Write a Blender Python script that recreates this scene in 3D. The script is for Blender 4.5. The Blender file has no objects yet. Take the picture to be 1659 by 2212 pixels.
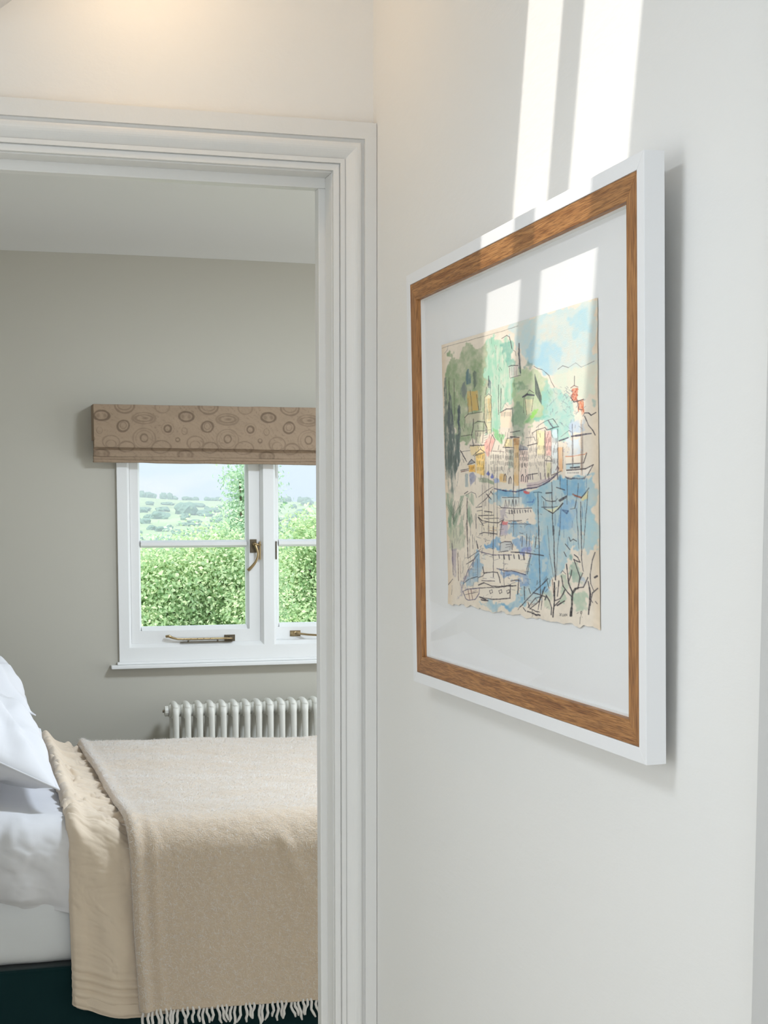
import bpy, bmesh, math, random
import numpy as np
from mathutils import Vector, Matrix, Euler

# ------------------------------------------------------------------ camera
SC = bpy.context.scene
COL = SC.collection
R = math.radians
cam_d = bpy.data.cameras.new('camera')
cam = bpy.data.objects.new('camera', cam_d)
COL.objects.link(cam)
cam.location = (0.0, 0.0, 1.47)
YAW, PITCH, ROLL = R(15.74), R(-5.44), R(0.027)
fw = Vector((math.sin(YAW)*math.cos(PITCH), math.cos(YAW)*math.cos(PITCH), math.sin(PITCH)))
r0 = Vector((math.cos(YAW), -math.sin(YAW), 0)); u0 = r0.cross(fw)
rt = r0*math.cos(ROLL)+u0*math.sin(ROLL); up = -r0*math.sin(ROLL)+u0*math.cos(ROLL)
cam.rotation_euler = Matrix((rt, up, -fw)).transposed().to_euler()
cam_d.sensor_fit = 'VERTICAL'
cam_d.sensor_height = 24.0
cam_d.lens = 24.0*3266.0/2212.0
cam_d.shift_y = (1395.6-1106.0)/2212.0
cam_d.clip_end = 3000
SC.camera = cam

# ------------------------------------------------------------------ light
SC.view_settings.view_transform = 'Standard'
SC.view_settings.look = 'None'
SC.view_settings.gamma = 1.0
SC.view_settings.use_curve_mapping = False
SC.view_settings.exposure = 0.66
SC.cycles.diffuse_bounces = 4
SC.cycles.max_bounces = 8
SC.cycles.transparent_max_bounces = 12
SC.cycles.use_adaptive_sampling = True
SC.cycles.adaptive_threshold = 0.02
SC.cycles.sample_clamp_indirect = 6.0

SUN_DIR = Vector((1.0, 0.75, -2.0)).normalized()
sun_d = bpy.data.lights.new('sun', 'SUN')
sun_d.energy = 2.7
sun_d.angle = R(1.0)
sun_d.color = (1.0, 0.96, 0.9)
sun = bpy.data.objects.new('sun', sun_d)
COL.objects.link(sun)
sun.rotation_euler = SUN_DIR.to_track_quat('-Z', 'Y').to_euler()
sun.location = (-6, -5, 14)

world = bpy.data.worlds.new('world')
SC.world = world
world.use_nodes = True
nt = world.node_tree
nt.nodes.clear()
def wn(t, **kw):
    n = nt.nodes.new(t)
    for k, v in kw.items(): setattr(n, k, v)
    return n
w_out = wn('ShaderNodeOutputWorld'); w_bg = wn('ShaderNodeBackground')
w_tc = wn('ShaderNodeTexCoord'); w_map = wn('ShaderNodeMapping')
w_map.inputs['Scale'].default_value = (3.0, 3.0, 9.0)
w_noise = wn('ShaderNodeTexNoise'); w_noise.inputs['Scale'].default_value = 2.2
w_noise.inputs['Detail'].default_value = 6.0; w_noise.inputs['Roughness'].default_value = 0.6
w_ramp = wn('ShaderNodeValToRGB')
w_ramp.color_ramp.elements[0].position = 0.42; w_ramp.color_ramp.elements[0].color = (0.56, 0.76, 0.98, 1)
w_ramp.color_ramp.elements[1].position = 0.68; w_ramp.color_ramp.elements[1].color = (0.97, 0.99, 1.0, 1)
nt.links.new(w_tc.outputs['Generated'], w_map.inputs['Vector'])
nt.links.new(w_map.outputs['Vector'], w_noise.inputs['Vector'])
nt.links.new(w_noise.outputs['Fac'], w_ramp.inputs['Fac'])
nt.links.new(w_ramp.outputs['Color'], w_bg.inputs['Color'])
w_bg.inputs['Strength'].default_value = 0.88
nt.links.new(w_bg.outputs['Background'], w_out.inputs['Surface'])

def area(name, loc, to, sx, sy, watts, col):
    d = bpy.data.lights.new(name, 'AREA'); d.shape = 'RECTANGLE'; d.size = sx; d.size_y = sy; d.energy = watts; d.color = col
    o = bpy.data.objects.new(name, d); COL.objects.link(o); o.location = loc
    o.rotation_euler = Vector(to).to_track_quat('-Z', 'Y').to_euler(); return o
# area lamps added in unseen openings to lift the bedroom and hall brightness
area('bedroom_side_fill', (3.43, 4.05, 1.19), (-1, 0, 0), 2.5, 2.05, 14.0, (1.0, 0.97, 0.92))
area('hall_roof_fill', (-0.41, 1.10, 2.20), (0, 0, -1), 0.40, 0.60, 4.9, (0.88, 0.94, 1.0))
area('hall_back_fill', (-0.25, -1.66, 1.28), (0, 1, 0), 1.35, 1.5, 6.2, (0.95, 0.97, 1.0))

area('hall_left_fill', (-1.16, 0.95, 1.45), (1, 0, 0), 0.85, 0.85, 2.4, (1.0, 0.97, 0.93))  # added unseen lamp, evens out the light on the right wall

# ------------------------------------------------------------------ helpers
rng = random.Random(7)

def vnoise(x, y, seed=0):
    xi = np.floor(x).astype(np.int64); yi = np.floor(y).astype(np.int64)
    xf = x-xi; yf = y-yi
    u = xf*xf*xf*(xf*(xf*6-15)+10); v = yf*yf*yf*(yf*(yf*6-15)+10)
    def h(a, b):
        n = (a*374761393+b*668265263+seed*1274126177) & 0xffffffff
        n = ((n ^ (n >> 13))*1274126177) & 0xffffffff
        return ((n ^ (n >> 16)) & 0xffff)/65535.0
    a = h(xi, yi); b = h(xi+1, yi); c = h(xi, yi+1); d = h(xi+1, yi+1)
    return (a*(1-u)+b*u)*(1-v)+(c*(1-u)+d*u)*v-0.5

def fbm(x, y, octv=4, seed=0, gain=0.5):
    s = 0; a = 1.0; f = 1.0
    for i in range(octv):
        s = s+a*vnoise(x*f+17.3*i, y*f-9.1*i, seed+i); a *= gain; f *= 2.03
    return s

def sstep(a, b, x):
    t = np.clip((x-a)/(b-a), 0, 1); return t*t*(3-2*t)

MATS = {}
def mat(name, col, rough=0.6, bump=0.0, bscale=60.0, metallic=0.0, var=0.0, vscale=8.0, spec=0.5, sheen=0.0, attr=None, stretch=None, coat=0.0, detail=4.0, bdist=0.002):
    m = bpy.data.materials.new(name); m.use_nodes = True
    n = m.node_tree; b = n.nodes['Principled BSDF']
    b.inputs['Base Color'].default_value = (*col, 1)
    b.inputs['Roughness'].default_value = rough
    b.inputs['Metallic'].default_value = metallic
    b.inputs['Specular IOR Level'].default_value = spec
    b.inputs['Sheen Weight'].default_value = sheen
    b.inputs['Coat Weight'].default_value = coat
    tc = n.nodes.new('ShaderNodeTexCoord')
    vec = tc.outputs['Object']
    if stretch:
        mp = n.nodes.new('ShaderNodeMapping'); mp.inputs['Scale'].default_value = stretch
        n.links.new(vec, mp.inputs['Vector']); vec = mp.outputs['Vector']
    if bump:
        t = n.nodes.new('ShaderNodeTexNoise'); t.inputs['Scale'].default_value = bscale; t.inputs['Detail'].default_value = detail
        n.links.new(vec, t.inputs['Vector'])
        bp = n.nodes.new('ShaderNodeBump'); bp.inputs['Strength'].default_value = bump; bp.inputs['Distance'].default_value = bdist
        n.links.new(t.outputs['Fac'], bp.inputs['Height']); n.links.new(bp.outputs['Normal'], b.inputs['Normal'])
    if attr:
        at = n.nodes.new('ShaderNodeAttribute'); at.attribute_name = attr
        n.links.new(at.outputs['Color'], b.inputs['Base Color'])
    elif var:
        t = n.nodes.new('ShaderNodeTexNoise'); t.inputs['Scale'].default_value = vscale; t.inputs['Detail'].default_value = 5
        n.links.new(vec, t.inputs['Vector'])
        mx = n.nodes.new('ShaderNodeMix'); mx.data_type = 'RGBA'
        mx.inputs['A'].default_value = (*[c*(1-var) for c in col], 1); mx.inputs['B'].default_value = (*[min(1, c*(1+var)) for c in col], 1)
        n.links.new(t.outputs['Fac'], mx.inputs['Factor']); n.links.new(mx.outputs['Result'], b.inputs['Base Color'])
    MATS[name] = m
    return m

def oak_mat(name, axis):
    m = bpy.data.materials.new(name); m.use_nodes = True
    n = m.node_tree; b = n.nodes['Principled BSDF']
    tc = n.nodes.new('ShaderNodeTexCoord'); mp = n.nodes.new('ShaderNodeMapping')
    sc = {'x': (5.0, 70.0, 70.0), 'y': (70.0, 5.0, 70.0)}[axis]
    mp.inputs['Scale'].default_value = sc
    n.links.new(tc.outputs['Object'], mp.inputs['Vector'])
    t1 = n.nodes.new('ShaderNodeTexNoise'); t1.inputs['Scale'].default_value = 2.6; t1.inputs['Detail'].default_value = 5; t1.inputs['Distortion'].default_value = 0.9
    n.links.new(mp.outputs['Vector'], t1.inputs['Vector'])
    mp2 = n.nodes.new('ShaderNodeMapping'); mp2.inputs['Scale'].default_value = {'x': (42.0, 850.0, 850.0), 'y': (850.0, 42.0, 850.0)}[axis]
    n.links.new(tc.outputs['Object'], mp2.inputs['Vector'])
    t2 = n.nodes.new('ShaderNodeTexNoise'); t2.inputs['Scale'].default_value = 1.0; t2.inputs['Detail'].default_value = 3
    n.links.new(mp2.outputs['Vector'], t2.inputs['Vector'])
    r1 = n.nodes.new('ShaderNodeValToRGB'); e = r1.color_ramp.elements
    e[0].position = 0.32; e[0].color = (0.28, 0.112, 0.030, 1)
    e[1].position = 0.62; e[1].color = (0.47, 0.225, 0.075, 1)
    n.links.new(t1.outputs['Fac'], r1.inputs['Fac'])
    r2 = n.nodes.new('ShaderNodeValToRGB'); e = r2.color_ramp.elements
    e[0].position = 0.40; e[0].color = (0.42, 0.36, 0.30, 1); e[1].position = 0.54; e[1].color = (1, 1, 1, 1)
    n.links.new(t2.outputs['Fac'], r2.inputs['Fac'])
    mx = n.nodes.new('ShaderNodeMix'); mx.data_type = 'RGBA'; mx.blend_type = 'MULTIPLY'; mx.inputs['Factor'].default_value = 0.7
    n.links.new(r1.outputs['Color'], mx.inputs['A']); n.links.new(r2.outputs['Color'], mx.inputs['B'])
    n.links.new(mx.outputs['Result'], b.inputs['Base Color'])
    b.inputs['Roughness'].default_value = 0.5
    bp = n.nodes.new('ShaderNodeBump'); bp.inputs['Strength'].default_value = 0.25; bp.inputs['Distance'].default_value = 0.0006
    n.links.new(t2.outputs['Fac'], bp.inputs['Height']); n.links.new(bp.outputs['Normal'], b.inputs['Normal'])
    MATS[name] = m

def glass_mat(name, f0=0.04, gain=1.0):
    m = bpy.data.materials.new(name); m.use_nodes = True
    n = m.node_tree; n.nodes.remove(n.nodes['Principled BSDF'])
    o = n.nodes['Material Output']
    tr = n.nodes.new('ShaderNodeBsdfTransparent'); gl = n.nodes.new('ShaderNodeBsdfGlossy'); gl.inputs['Roughness'].default_value = 0.02
    lw = n.nodes.new('ShaderNodeLayerWeight'); lw.inputs['Blend'].default_value = 0.5
    def mth(op, a, b):
        q = n.nodes.new('ShaderNodeMath'); q.operation = op
        for i, v in enumerate((a, b)):
            if isinstance(v, (int, float)): q.inputs[i].default_value = v
            else: n.links.new(v, q.inputs[i])
        return q.outputs[0]
    f = mth('MULTIPLY', mth('ADD', mth('MULTIPLY', mth('POWER', lw.outputs['Facing'], 5.0), 1-f0), f0), gain)
    mx = n.nodes.new('ShaderNodeMixShader'); n.links.new(f, mx.inputs['Fac'])
    n.links.new(tr.outputs[0], mx.inputs[1]); n.links.new(gl.outputs[0], mx.inputs[2]); n.links.new(mx.outputs[0], o.inputs['Surface'])
    MATS[name] = m

def emit_mat(name, col, s):
    m = bpy.data.materials.new(name); m.use_nodes = True
    b = m.node_tree.nodes['Principled BSDF']
    b.inputs['Emission Color'].default_value = (*col, 1); b.inputs['Emission Strength'].default_value = s
    MATS[name] = m

def leaf_mat(name, c0, c1, trans=0.35):
    m = bpy.data.materials.new(name); m.use_nodes = True
    n = m.node_tree; n.nodes.remove(n.nodes['Principled BSDF']); o = n.nodes['Material Output']
    g = n.nodes.new('ShaderNodeNewGeometry'); rp = n.nodes.new('ShaderNodeValToRGB')
    rp.color_ramp.elements[0].color = (*c0, 1); rp.color_ramp.elements[1].color = (*c1, 1)
    n.links.new(g.outputs['Random Per Island'], rp.inputs['Fac'])
    d = n.nodes.new('ShaderNodeBsdfDiffuse'); t = n.nodes.new('ShaderNodeBsdfTranslucent'); mx = n.nodes.new('ShaderNodeMixShader')
    mx.inputs['Fac'].default_value = trans
    n.links.new(rp.outputs['Color'], d.inputs['Color']); n.links.new(rp.outputs['Color'], t.inputs['Color'])
    n.links.new(d.outputs[0], mx.inputs[1]); n.links.new(t.outputs[0], mx.inputs[2]); n.links.new(mx.outputs[0], o.inputs['Surface'])
    MATS[name] = m

def mk(name, verts, faces, material, parent=None, smooth=False, bevel=0.0, seg=2):
    me = bpy.data.meshes.new(name)
    me.from_pydata([tuple(v) for v in verts], [], faces)
    bm = bmesh.new(); bm.from_mesh(me)
    bmesh.ops.recalc_face_normals(bm, faces=bm.faces)
    if bevel:
        bmesh.ops.bevel(bm, geom=[e for e in bm.edges if len(e.link_faces) == 2 and e.calc_face_angle(0) > 0.5], offset=bevel, segments=seg, affect='EDGES', profile=0.6)
    bm.to_mesh(me); bm.free()
    if smooth: me.polygons.foreach_set('use_smooth', [True]*len(me.polygons))
    me.materials.append(MATS[material])
    o = bpy.data.objects.new(name, me); COL.objects.link(o)
    if parent: o.parent = parent
    return o

def box_vf(x0, x1, y0, y1, z0, z1):
    v = [(x, y, z) for x in (x0, x1) for y in (y0, y1) for z in (z0, z1)]
    f = [(0, 1, 3, 2), (4, 6, 7, 5), (0, 4, 5, 1), (2, 3, 7, 6), (0, 2, 6, 4), (1, 5, 7, 3)]
    return v, f

def box(name, x0, x1, y0, y1, z0, z1, m, parent=None, bevel=0.0, smooth=False, seg=2):
    v, f = box_vf(x0, x1, y0, y1, z0, z1)
    return mk(name, v, f, m, parent, smooth, bevel, seg)

class MB:
    def __init__(s): s.v = []; s.f = []
    def add(s, v, f):
        n = len(s.v); s.v += list(v); s.f += [tuple(i+n for i in q) for q in f]; return s
    def box(s, *a): return s.add(*box_vf(*a))
    def tube(s, pts, rad, seg=10, caps=True):
        pts = [Vector(p) for p in pts]; n = len(pts)
        rads = rad if isinstance(rad, (list, tuple)) else [rad]*n
        V = []; prev = None
        for i, p in enumerate(pts):
            t = (pts[min(i+1, n-1)]-pts[max(i-1, 0)]).normalized()
            if prev is None:
                a = t.orthogonal().normalized()
            else:
                a = (prev-t*prev.dot(t)).normalized()
            prev = a; b = t.cross(a)
            for k in range(seg):
                th = 2*math.pi*k/seg
                V.append(p+(a*math.cos(th)+b*math.sin(th))*rads[i])
        Fc = []
        for i in range(n-1):
            for k in range(seg):
                k2 = (k+1) % seg
                Fc.append((i*seg+k, i*seg+k2, (i+1)*seg+k2, (i+1)*seg+k))
        if caps:
            Fc.append(tuple(range(seg))[::-1]); Fc.append(tuple((n-1)*seg+k for k in range(seg)))
        return s.add(V, Fc)
    def build(s, name, m, parent=None, smooth=False, bevel=0.0): return mk(name, s.v, s.f, m, parent, smooth, bevel)

def grid_obj(name, P, m, parent=None, smooth=True, thick=0.0, colors=None, closed_u=False):
    """P: array (nu, nv, 3)"""
    nu, nv, _ = P.shape
    me = bpy.data.meshes.new(name)
    idx = np.arange(nu*nv).reshape(nu, nv)
    a = idx[:-1, :-1].ravel(); b = idx[1:, :-1].ravel(); c = idx[1:, 1:].ravel(); d = idx[:-1, 1:].ravel()
    q = np.stack([a, b, c, d], 1)
    if closed_u:
        a = idx[-1, :-1]; b = idx[0, :-1]; c = idx[0, 1:]; d = idx[-1, 1:]
        q = np.concatenate([q, np.stack([a, b, c, d], 1)])
    nf = len(q)
    me.vertices.add(nu*nv); me.vertices.foreach_set('co', P.reshape(-1).astype(np.float32))
    me.loops.add(nf*4); me.loops.foreach_set('vertex_index', q.ravel().astype(np.int32))
    me.polygons.add(nf); me.polygons.foreach_set('loop_start', (np.arange(nf)*4).astype(np.int32))
    me.update(calc_edges=True); me.validate()
    me.polygons.foreach_set('use_smooth', np.full(len(me.polygons), smooth))
    if colors is not None:
        ca = me.color_attributes.new('col', 'FLOAT_COLOR', 'POINT')
        c4 = np.ones((nu*nv, 4), np.float32); c4[:, :3] = colors.reshape(-1, 3)
        ca.data.foreach_set('color', c4.ravel())
    me.materials.append(MATS[m])
    o = bpy.data.objects.new(name, me); COL.objects.link(o)
    if parent: o.parent = parent
    if thick:
        sm = o.modifiers.new('thickness', 'SOLIDIFY'); sm.thickness = thick; sm.offset = 0
    return o

def tag(o, label=None, cat=None, group=None, kind=None):
    if label: o['label'] = label
    if cat: o['category'] = cat
    if group: o['group'] = group
    if kind: o['kind'] = kind
    return o

def empty(name, loc=(0, 0, 0)):
    o = bpy.data.objects.new(name, None); o.empty_display_size = 0.1; o.location = loc; COL.objects.link(o); return o

def struct(o): o['kind'] = 'structure'; return o

# ------------------------------------------------------------------ materials
mat('hall_paint', (0.85, 0.84, 0.81), 0.62, bump=0.16, bscale=55, bdist=0.003, stretch=(1, 0.6, 1.6), spec=0.3)
mat('bed_paint', (0.55, 0.525, 0.46), 0.8, bump=0.1, bscale=40, spec=0.2)
mat('ceiling_paint', (0.74, 0.735, 0.71), 0.85, bump=0.08, bscale=30, spec=0.2)
mat('hall_ceiling_paint', (0.80, 0.80, 0.80), 0.8, bump=0.1, bscale=30, spec=0.2)
mat('trim_paint', (0.78, 0.775, 0.75), 0.38, bump=0.1, bscale=120, spec=0.45)
mat('old_paint', (0.60, 0.595, 0.58), 0.42, bump=0.15, bscale=60, spec=0.45)
mat('window_paint', (0.84, 0.84, 0.83), 0.35, bump=0.1, bscale=100, spec=0.45)
mat('carpet', (0.55, 0.50, 0.42), 0.95, bump=0.5, bscale=300, spec=0.1)
mat('frame_white', (0.86, 0.86, 0.86), 0.42, spec=0.4)
mat('mat_board', (0.86, 0.86, 0.85), 0.85, bump=0.06, bscale=400, spec=0.2)
mat('board_core', (0.90, 0.89, 0.86), 0.8, spec=0.2)
mat('painted_paper', (0.8, 0.75, 0.66), 0.85, bump=0.35, bscale=700, bdist=0.0005, attr='col', spec=0.2)
mat('printed_fabric', (0.5, 0.42, 0.34), 0.92, bump=0.4, bscale=900, bdist=0.0008, attr='col', spec=0.15, sheen=0.15)
mat('radiator_enamel', (0.78, 0.765, 0.70), 0.35, spec=0.5)
mat('white_cotton', (0.74, 0.74, 0.77), 0.85, bump=0.15, bscale=500, bdist=0.0006, spec=0.15, sheen=0.2)
mat('sheet_cotton', (0.76, 0.78, 0.80), 0.85, bump=0.12, bscale=400, bdist=0.0006, spec=0.15, sheen=0.15)
mat('quilt_linen', (0.73, 0.61, 0.48), 0.9, bump=0.35, bscale=700, bdist=0.001, spec=0.1, sheen=0.3)
mat('throw_wool', (0.64, 0.515, 0.39), 0.95, bump=0.6, bscale=260, bdist=0.004, var=0.10, vscale=140, spec=0.05, sheen=0.8)
mat('throw_fibre', (0.80, 0.77, 0.74), 0.9, spec=0.05, sheen=0.6)  # paler than the wool, whitens the throw's top as if lit
mat('teal_velvet', (0.002, 0.022, 0.025), 0.85, bump=0.25, bscale=500, bdist=0.0008, spec=0.1, sheen=0.25)
mat('brass', (0.42, 0.31, 0.17), 0.32, metallic=1.0, bump=0.05, bscale=200)
mat('dark_brass', (0.14, 0.115, 0.08), 0.45, metallic=0.8)
mat('black_rubber', (0.02, 0.02, 0.02), 0.6)
mat('bark', (0.16, 0.12, 0.08), 0.9, bump=0.6, bscale=20, var=0.3, vscale=12)
mat('plaster_outside', (0.55, 0.52, 0.47), 0.9, bump=0.3, bscale=30)
oak_mat('oak_x', 'x'); oak_mat('oak_y', 'y')
glass_mat('pane_glass', 0.04, 0.7)
glass_mat('picture_glass', 0.04, 0.6)
emit_mat('fill_diffuser', (0.9, 0.94, 1.0), 4.0)  # glowing face of the added ceiling light
emit_mat('lamp_lens', (1.0, 0.74, 0.45), 6.0)
leaf_mat('leaf_bright', (0.40, 0.60, 0.30), (0.88, 0.95, 0.64), 0.45)
leaf_mat('leaf_cool', (0.36, 0.56, 0.38), (0.80, 0.92, 0.68), 0.45)

# ------------------------------------------------------------------ shell: corridor
XW = 0.6584          # face of the right-hand wall
YD = 2.40            # hall face of the wall with the doorway
YD2 = 2.53           # bedroom face of that wall
YW = 5.60            # bedroom face of the window wall
SL = 0.80            # pitch of the sloping ceiling
def zc(x): return 2.2013+SL*(x-0.0816)
XF = 0.03            # slope turns into flat ceiling
ZF = zc(XF)
ZR = zc(XW)

def slab(name, quad, hole, n, th, m, parent=None):
    """flat slab bounded by a quad (in order) with an optional quad hole, thickened along n"""
    n = Vector(n).normalized()*th
    q = [Vector(p) for p in quad]
    V = []; Fc = []
    if hole is None:
        V = q+[p+n for p in q]
        Fc = [(0, 1, 2, 3), (7, 6, 5, 4)]+[(i, (i+1) % 4, 4+(i+1) % 4, 4+i) for i in range(4)]
    else:
        h = [Vector(p) for p in hole]
        V = q+h+[p+n for p in q]+[p+n for p in h]
        for i in range(4):
            j = (i+1) % 4
            Fc += [(i, j, 4+j, 4+i), (8+i, 12+i, 12+j, 8+j), (i, 8+i, 8+j, j), (4+i, 4+j, 12+j, 12+i)]
    o = mk(name, V, Fc, m, parent)
    return o

# right wall (one long plastered face) up to the slope
struct(box('wall_right', XW, XW+0.12, -1.6, YD, 0, ZR+0.02, 'hall_paint'))
# end wall holding the doorway: pieces around the opening
DX0, DX1, DZ = -0.18, 0.607, 2.008
def hole_wall_y(name, x0, x1, z0, z1, hx0, hx1, hz0, hz1, y0, y1, m, m2=None):
    q = [(x0, y0, z0), (x1, y0, z0), (x1, y0, z1), (x0, y0, z1)]
    h = [(hx0, y0, hz0), (hx1, y0, hz0), (hx1, y0, hz1), (hx0, y0, hz1)]
    return slab(name, q, h, (0, 1, 0), y1-y0, m)
struct(hole_wall_y('wall_front', -1.2, 0.80, 0.0, 2.9, DX0, DX1, 0.0, DZ, YD, YD2-0.002, 'hall_paint'))
struct(slab('wall_left', [(-1.1, -1.6, 0), (-1.1, YD, 0), (-1.1, YD, ZF+0.05), (-1.1, -1.6, ZF+0.05)],
            [(-1.1, 0.5, 1.0), (-1.1, 1.4, 1.0), (-1.1, 1.4, 1.9), (-1.1, 0.5, 1.9)], (-1, 0, 0), 0.12, 'hall_paint'))  # opening added in the unseen left wall for fill light
# back wall behind the camera with an opening added for fill light
struct(slab('wall_back', [(-1.22, -1.6, 0), (XW+0.12, -1.6, 0), (XW+0.12, -1.6, 2.9), (-1.22, -1.6, 2.9)],
            [(-0.95, -1.6, 0.5), (0.45, -1.6, 0.5), (0.45, -1.6, 2.05), (-0.95, -1.6, 2.05)], (0, -1, 0), 0.12, 'hall_paint'))
struct(box('floor', -1.3, 3.5, -1.72, 5.9, -0.08, 0.0, 'carpet'))
struct(slab('ceiling', [(-1.22, -1.6, ZF), (XF, -1.6, ZF), (XF, YD, ZF), (-1.22, YD, ZF)],
            [(-0.62, 0.79, ZF), (-0.20, 0.79, ZF), (-0.20, 1.41, ZF), (-0.62, 1.41, ZF)], (0, 0, 1), 0.02, 'hall_ceiling_paint'))  # opening added for the hall roof fill lamp
nS = (-SL, 0, 1)
def cs(x, y): return (x, y, zc(x))
XT = XW
slope = struct(empty('ceiling_slope', (0.34, 1.0, 2.4)))
slope_inv = Matrix.Translation((-0.34, -1.0, -2.4))
def under(o, par, inv):
    o.parent = par; o.matrix_parent_inverse = inv; return o
HL0, HL1 = (0.232, 1.179), (0.232, 1.511)   # lower edge of the roof light
HU0, HU1 = (0.638, 1.256), (0.638, 1.588)   # upper edge
under(slab('plaster_panel', [cs(XF, 0.9), cs(XT, 0.9), cs(XT, YD), cs(XF, YD)], [cs(*HL0), cs(*HU0), cs(*HU1), cs(*HL1)], nS, 0.012, 'hall_ceiling_paint'), slope, slope_inv)
under(slab('plaster_panel', [cs(XF, -0.1), cs(XT, -0.1), cs(XT, 0.9), cs(XF, 0.9)], None, nS, 0.012, 'hall_ceiling_paint'), slope, slope_inv)
under(slab('plaster_panel', [cs(XF, -1.6), cs(XT, -1.6), cs(XT, -0.1), cs(XF, -0.1)], [cs(0.12, -1.25), cs(0.60, -1.25), cs(0.60, -0.35), cs(0.12, -0.35)], nS, 0.012, 'hall_ceiling_paint'), slope, slope_inv)
# roof light glazing bar
rl = struct(empty('window_2', (0.435, 1.38, zc(0.435)+0.02)))
inv = Matrix.Translation((-0.435, -1.38, -zc(0.435)-0.02))
nv = Vector(nS).normalized()
def lift(p, d): return Vector(p)+nv*d
b0, b1 = 0.116, 0.1755
qb = [cs(HL0[0], HL1[1]-b1), cs(HU0[0], HU1[1]-b1), cs(HU0[0], HU1[1]-b0), cs(HL0[0], HL1[1]-b0)]
under(slab('glazing_bar', [lift(p, 0.0005) for p in qb], None, nS, 0.011, 'window_paint'), rl, inv)
under(mk('pane', [lift(cs(*HL0), 0.014), lift(cs(*HU0), 0.014), lift(cs(*HU1), 0.014), lift(cs(*HL1), 0.014)], [(0, 1, 2, 3)], 'pane_glass'), rl, inv)

# ------------------------------------------------------------------ shell: bedroom
WX0, WX1, WZ0, WZ1 = 0.5645, 1.690, 0.8835, 1.800
struct(hole_wall_y('wall_window', -0.72, 3.52, -0.02, 2.6, WX0, WX1, WZ0, WZ1, YW, YW+0.24, 'bed_paint'))
struct(box('wall_bedhead', -0.72, -0.60, YD2, YW, 0, 2.5, 'bed_paint'))
q = [(3.40, YD2, 0), (3.40, YW, 0), (3.40, YW, 2.5), (3.40, YD2, 2.5)]
h = [(3.40, 2.75, 0.12), (3.40, 5.35, 0.12), (3.40, 5.35, 2.25), (3.40, 2.75, 2.25)]  # opening added out of view to let in fill light
struct(slab('wall_bedroom_right', q, h, (1, 0, 0), 0.14, 'bed_paint'))
struct(hole_wall_y('wall_bedroom_near', -0.72, 3.52, 0.0, 2.5, DX0, DX1, 0.0, DZ, YD2-0.001, YD2+0.015, 'bed_paint'))
# bedroom ceiling with a soft coved junction
prof = [(YW-0.0005, 2.352), (YW-0.05, 2.366), (YW-0.15, 2.376), (5.2, 2.384), (4.6, 2.388), (YD2, 2.388)]
P = np.array([[(x, y, z+0.004*math.sin(x*2.1)) for (y, z) in prof] for x in np.linspace(-0.60, 3.40, 24)])
struct(grid_obj('ceiling_bedroom', P, 'ceiling_paint'))
struct(box('ceiling_deck', -0.72, 3.52, YD2, YW+0.2, 2.42, 2.5, 'ceiling_paint'))

# flush ceiling light added to brighten the bed top, hidden by the door head
cl = empty('bed_fill_light', (1.45, 3.85, 2.386))
tag(cl, 'added round flush ceiling light, unseen above the bed', 'light')
mb = MB(); mb.tube([(0, 0, 0.0), (0, 0, -0.03)], [0.24, 0.24], 40); mb.build('drum', 'frame_white', cl)
mb = MB(); mb.tube([(0, 0, -0.0302), (0, 0, -0.036)], [0.225, 0.21], 40); mb.build('diffuser', 'fill_diffuser', cl)
ld = bpy.data.lights.new('bed_fill_glow', 'AREA'); ld.shape = 'DISK'; ld.size = 0.44; ld.energy = 22.0; ld.color = (0.76, 0.87, 1.0)
lo = bpy.data.objects.new('bed_fill_glow', ld); COL.objects.link(lo); lo.parent = cl; lo.location = (0, 0, -0.040)

# ------------------------------------------------------------------ doorway joinery
door = struct(empty('door_1', (0.2, YD, 0)))
dinv = Matrix.Translation((-0.2, -YD, 0))
# casing profile: (distance from inner edge, proud of wall)
def casing_prof(flat):
    p = [(0, 0), (0, 0.009), (0.009, 0.010), (0.0095, 0.0075), (0.0105, 0.0075), (0.0108, 0.0135), (0.0175, 0.014), (0.018, 0.0115)]
    for k in range(9):
        t = k/8
        p.append((0.018+0.024*t, 0.0115+0.0105*math.sin(t*math.pi*0.62)))
    p += [(0.0425, 0.0165), (0.048, 0.0165), (0.0485, 0.0225), (0.0485+flat, 0.0225), (0.0485+flat, 0)]
    return p
def sweep_prof(name, prof, a, b):
    """a,b: functions mapping (d, out) to points at both ends"""
    A = [a(d, o) for d, o in prof]; B = [b(d, o) for d, o in prof]; n = len(prof)
    f = [(i, (i+1) % n, n+(i+1) % n, n+i) for i in range(n)]+[tuple(range(n))[::-1], tuple(range(n, 2*n))]
    return under(mk(name, A+B, f, 'trim_paint'), door, dinv)
XI, ZI = 0.5900, 1.9945
pv = casing_prof(0.0190); ph = casing_prof(0.0255)
# right leg: mitred against the head
tot_v = pv[-1][0]; tot_h = ph[-1][0]
def mit(d): return ZI+d*(tot_h/tot_v) if d > 0.0485 else ZI+d
def mit2(d): return XI+(d if d <= 0.0485 else 0.0485+(d-0.0485)*(tot_v-0.0485)/(tot_h-0.0485))
def mit1(d): return ZI+(d if d <= 0.0485 else 0.0485+(d-0.0485)*(tot_h-0.0485)/(tot_v-0.0485))
sweep_prof('casing_leg', pv, lambda d, o: (XI+d, YD-o, 0.0), lambda d, o: (XI+d, YD-o, mit1(d)))
XL = -0.170
sweep_prof('casing_head', ph, lambda d, o: (XL-d, YD-o, ZI+d), lambda d, o: (mit2(d), YD-o, ZI+d))
sweep_prof('casing_leg', ph, lambda d, o: (XL-d, YD-o, 0.0), lambda d, o: (XL-d, YD-o, ZI+d))
def dbox(name, *a): return under(box(name, *a, 'trim_paint', bevel=0.0015), door, dinv)
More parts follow.
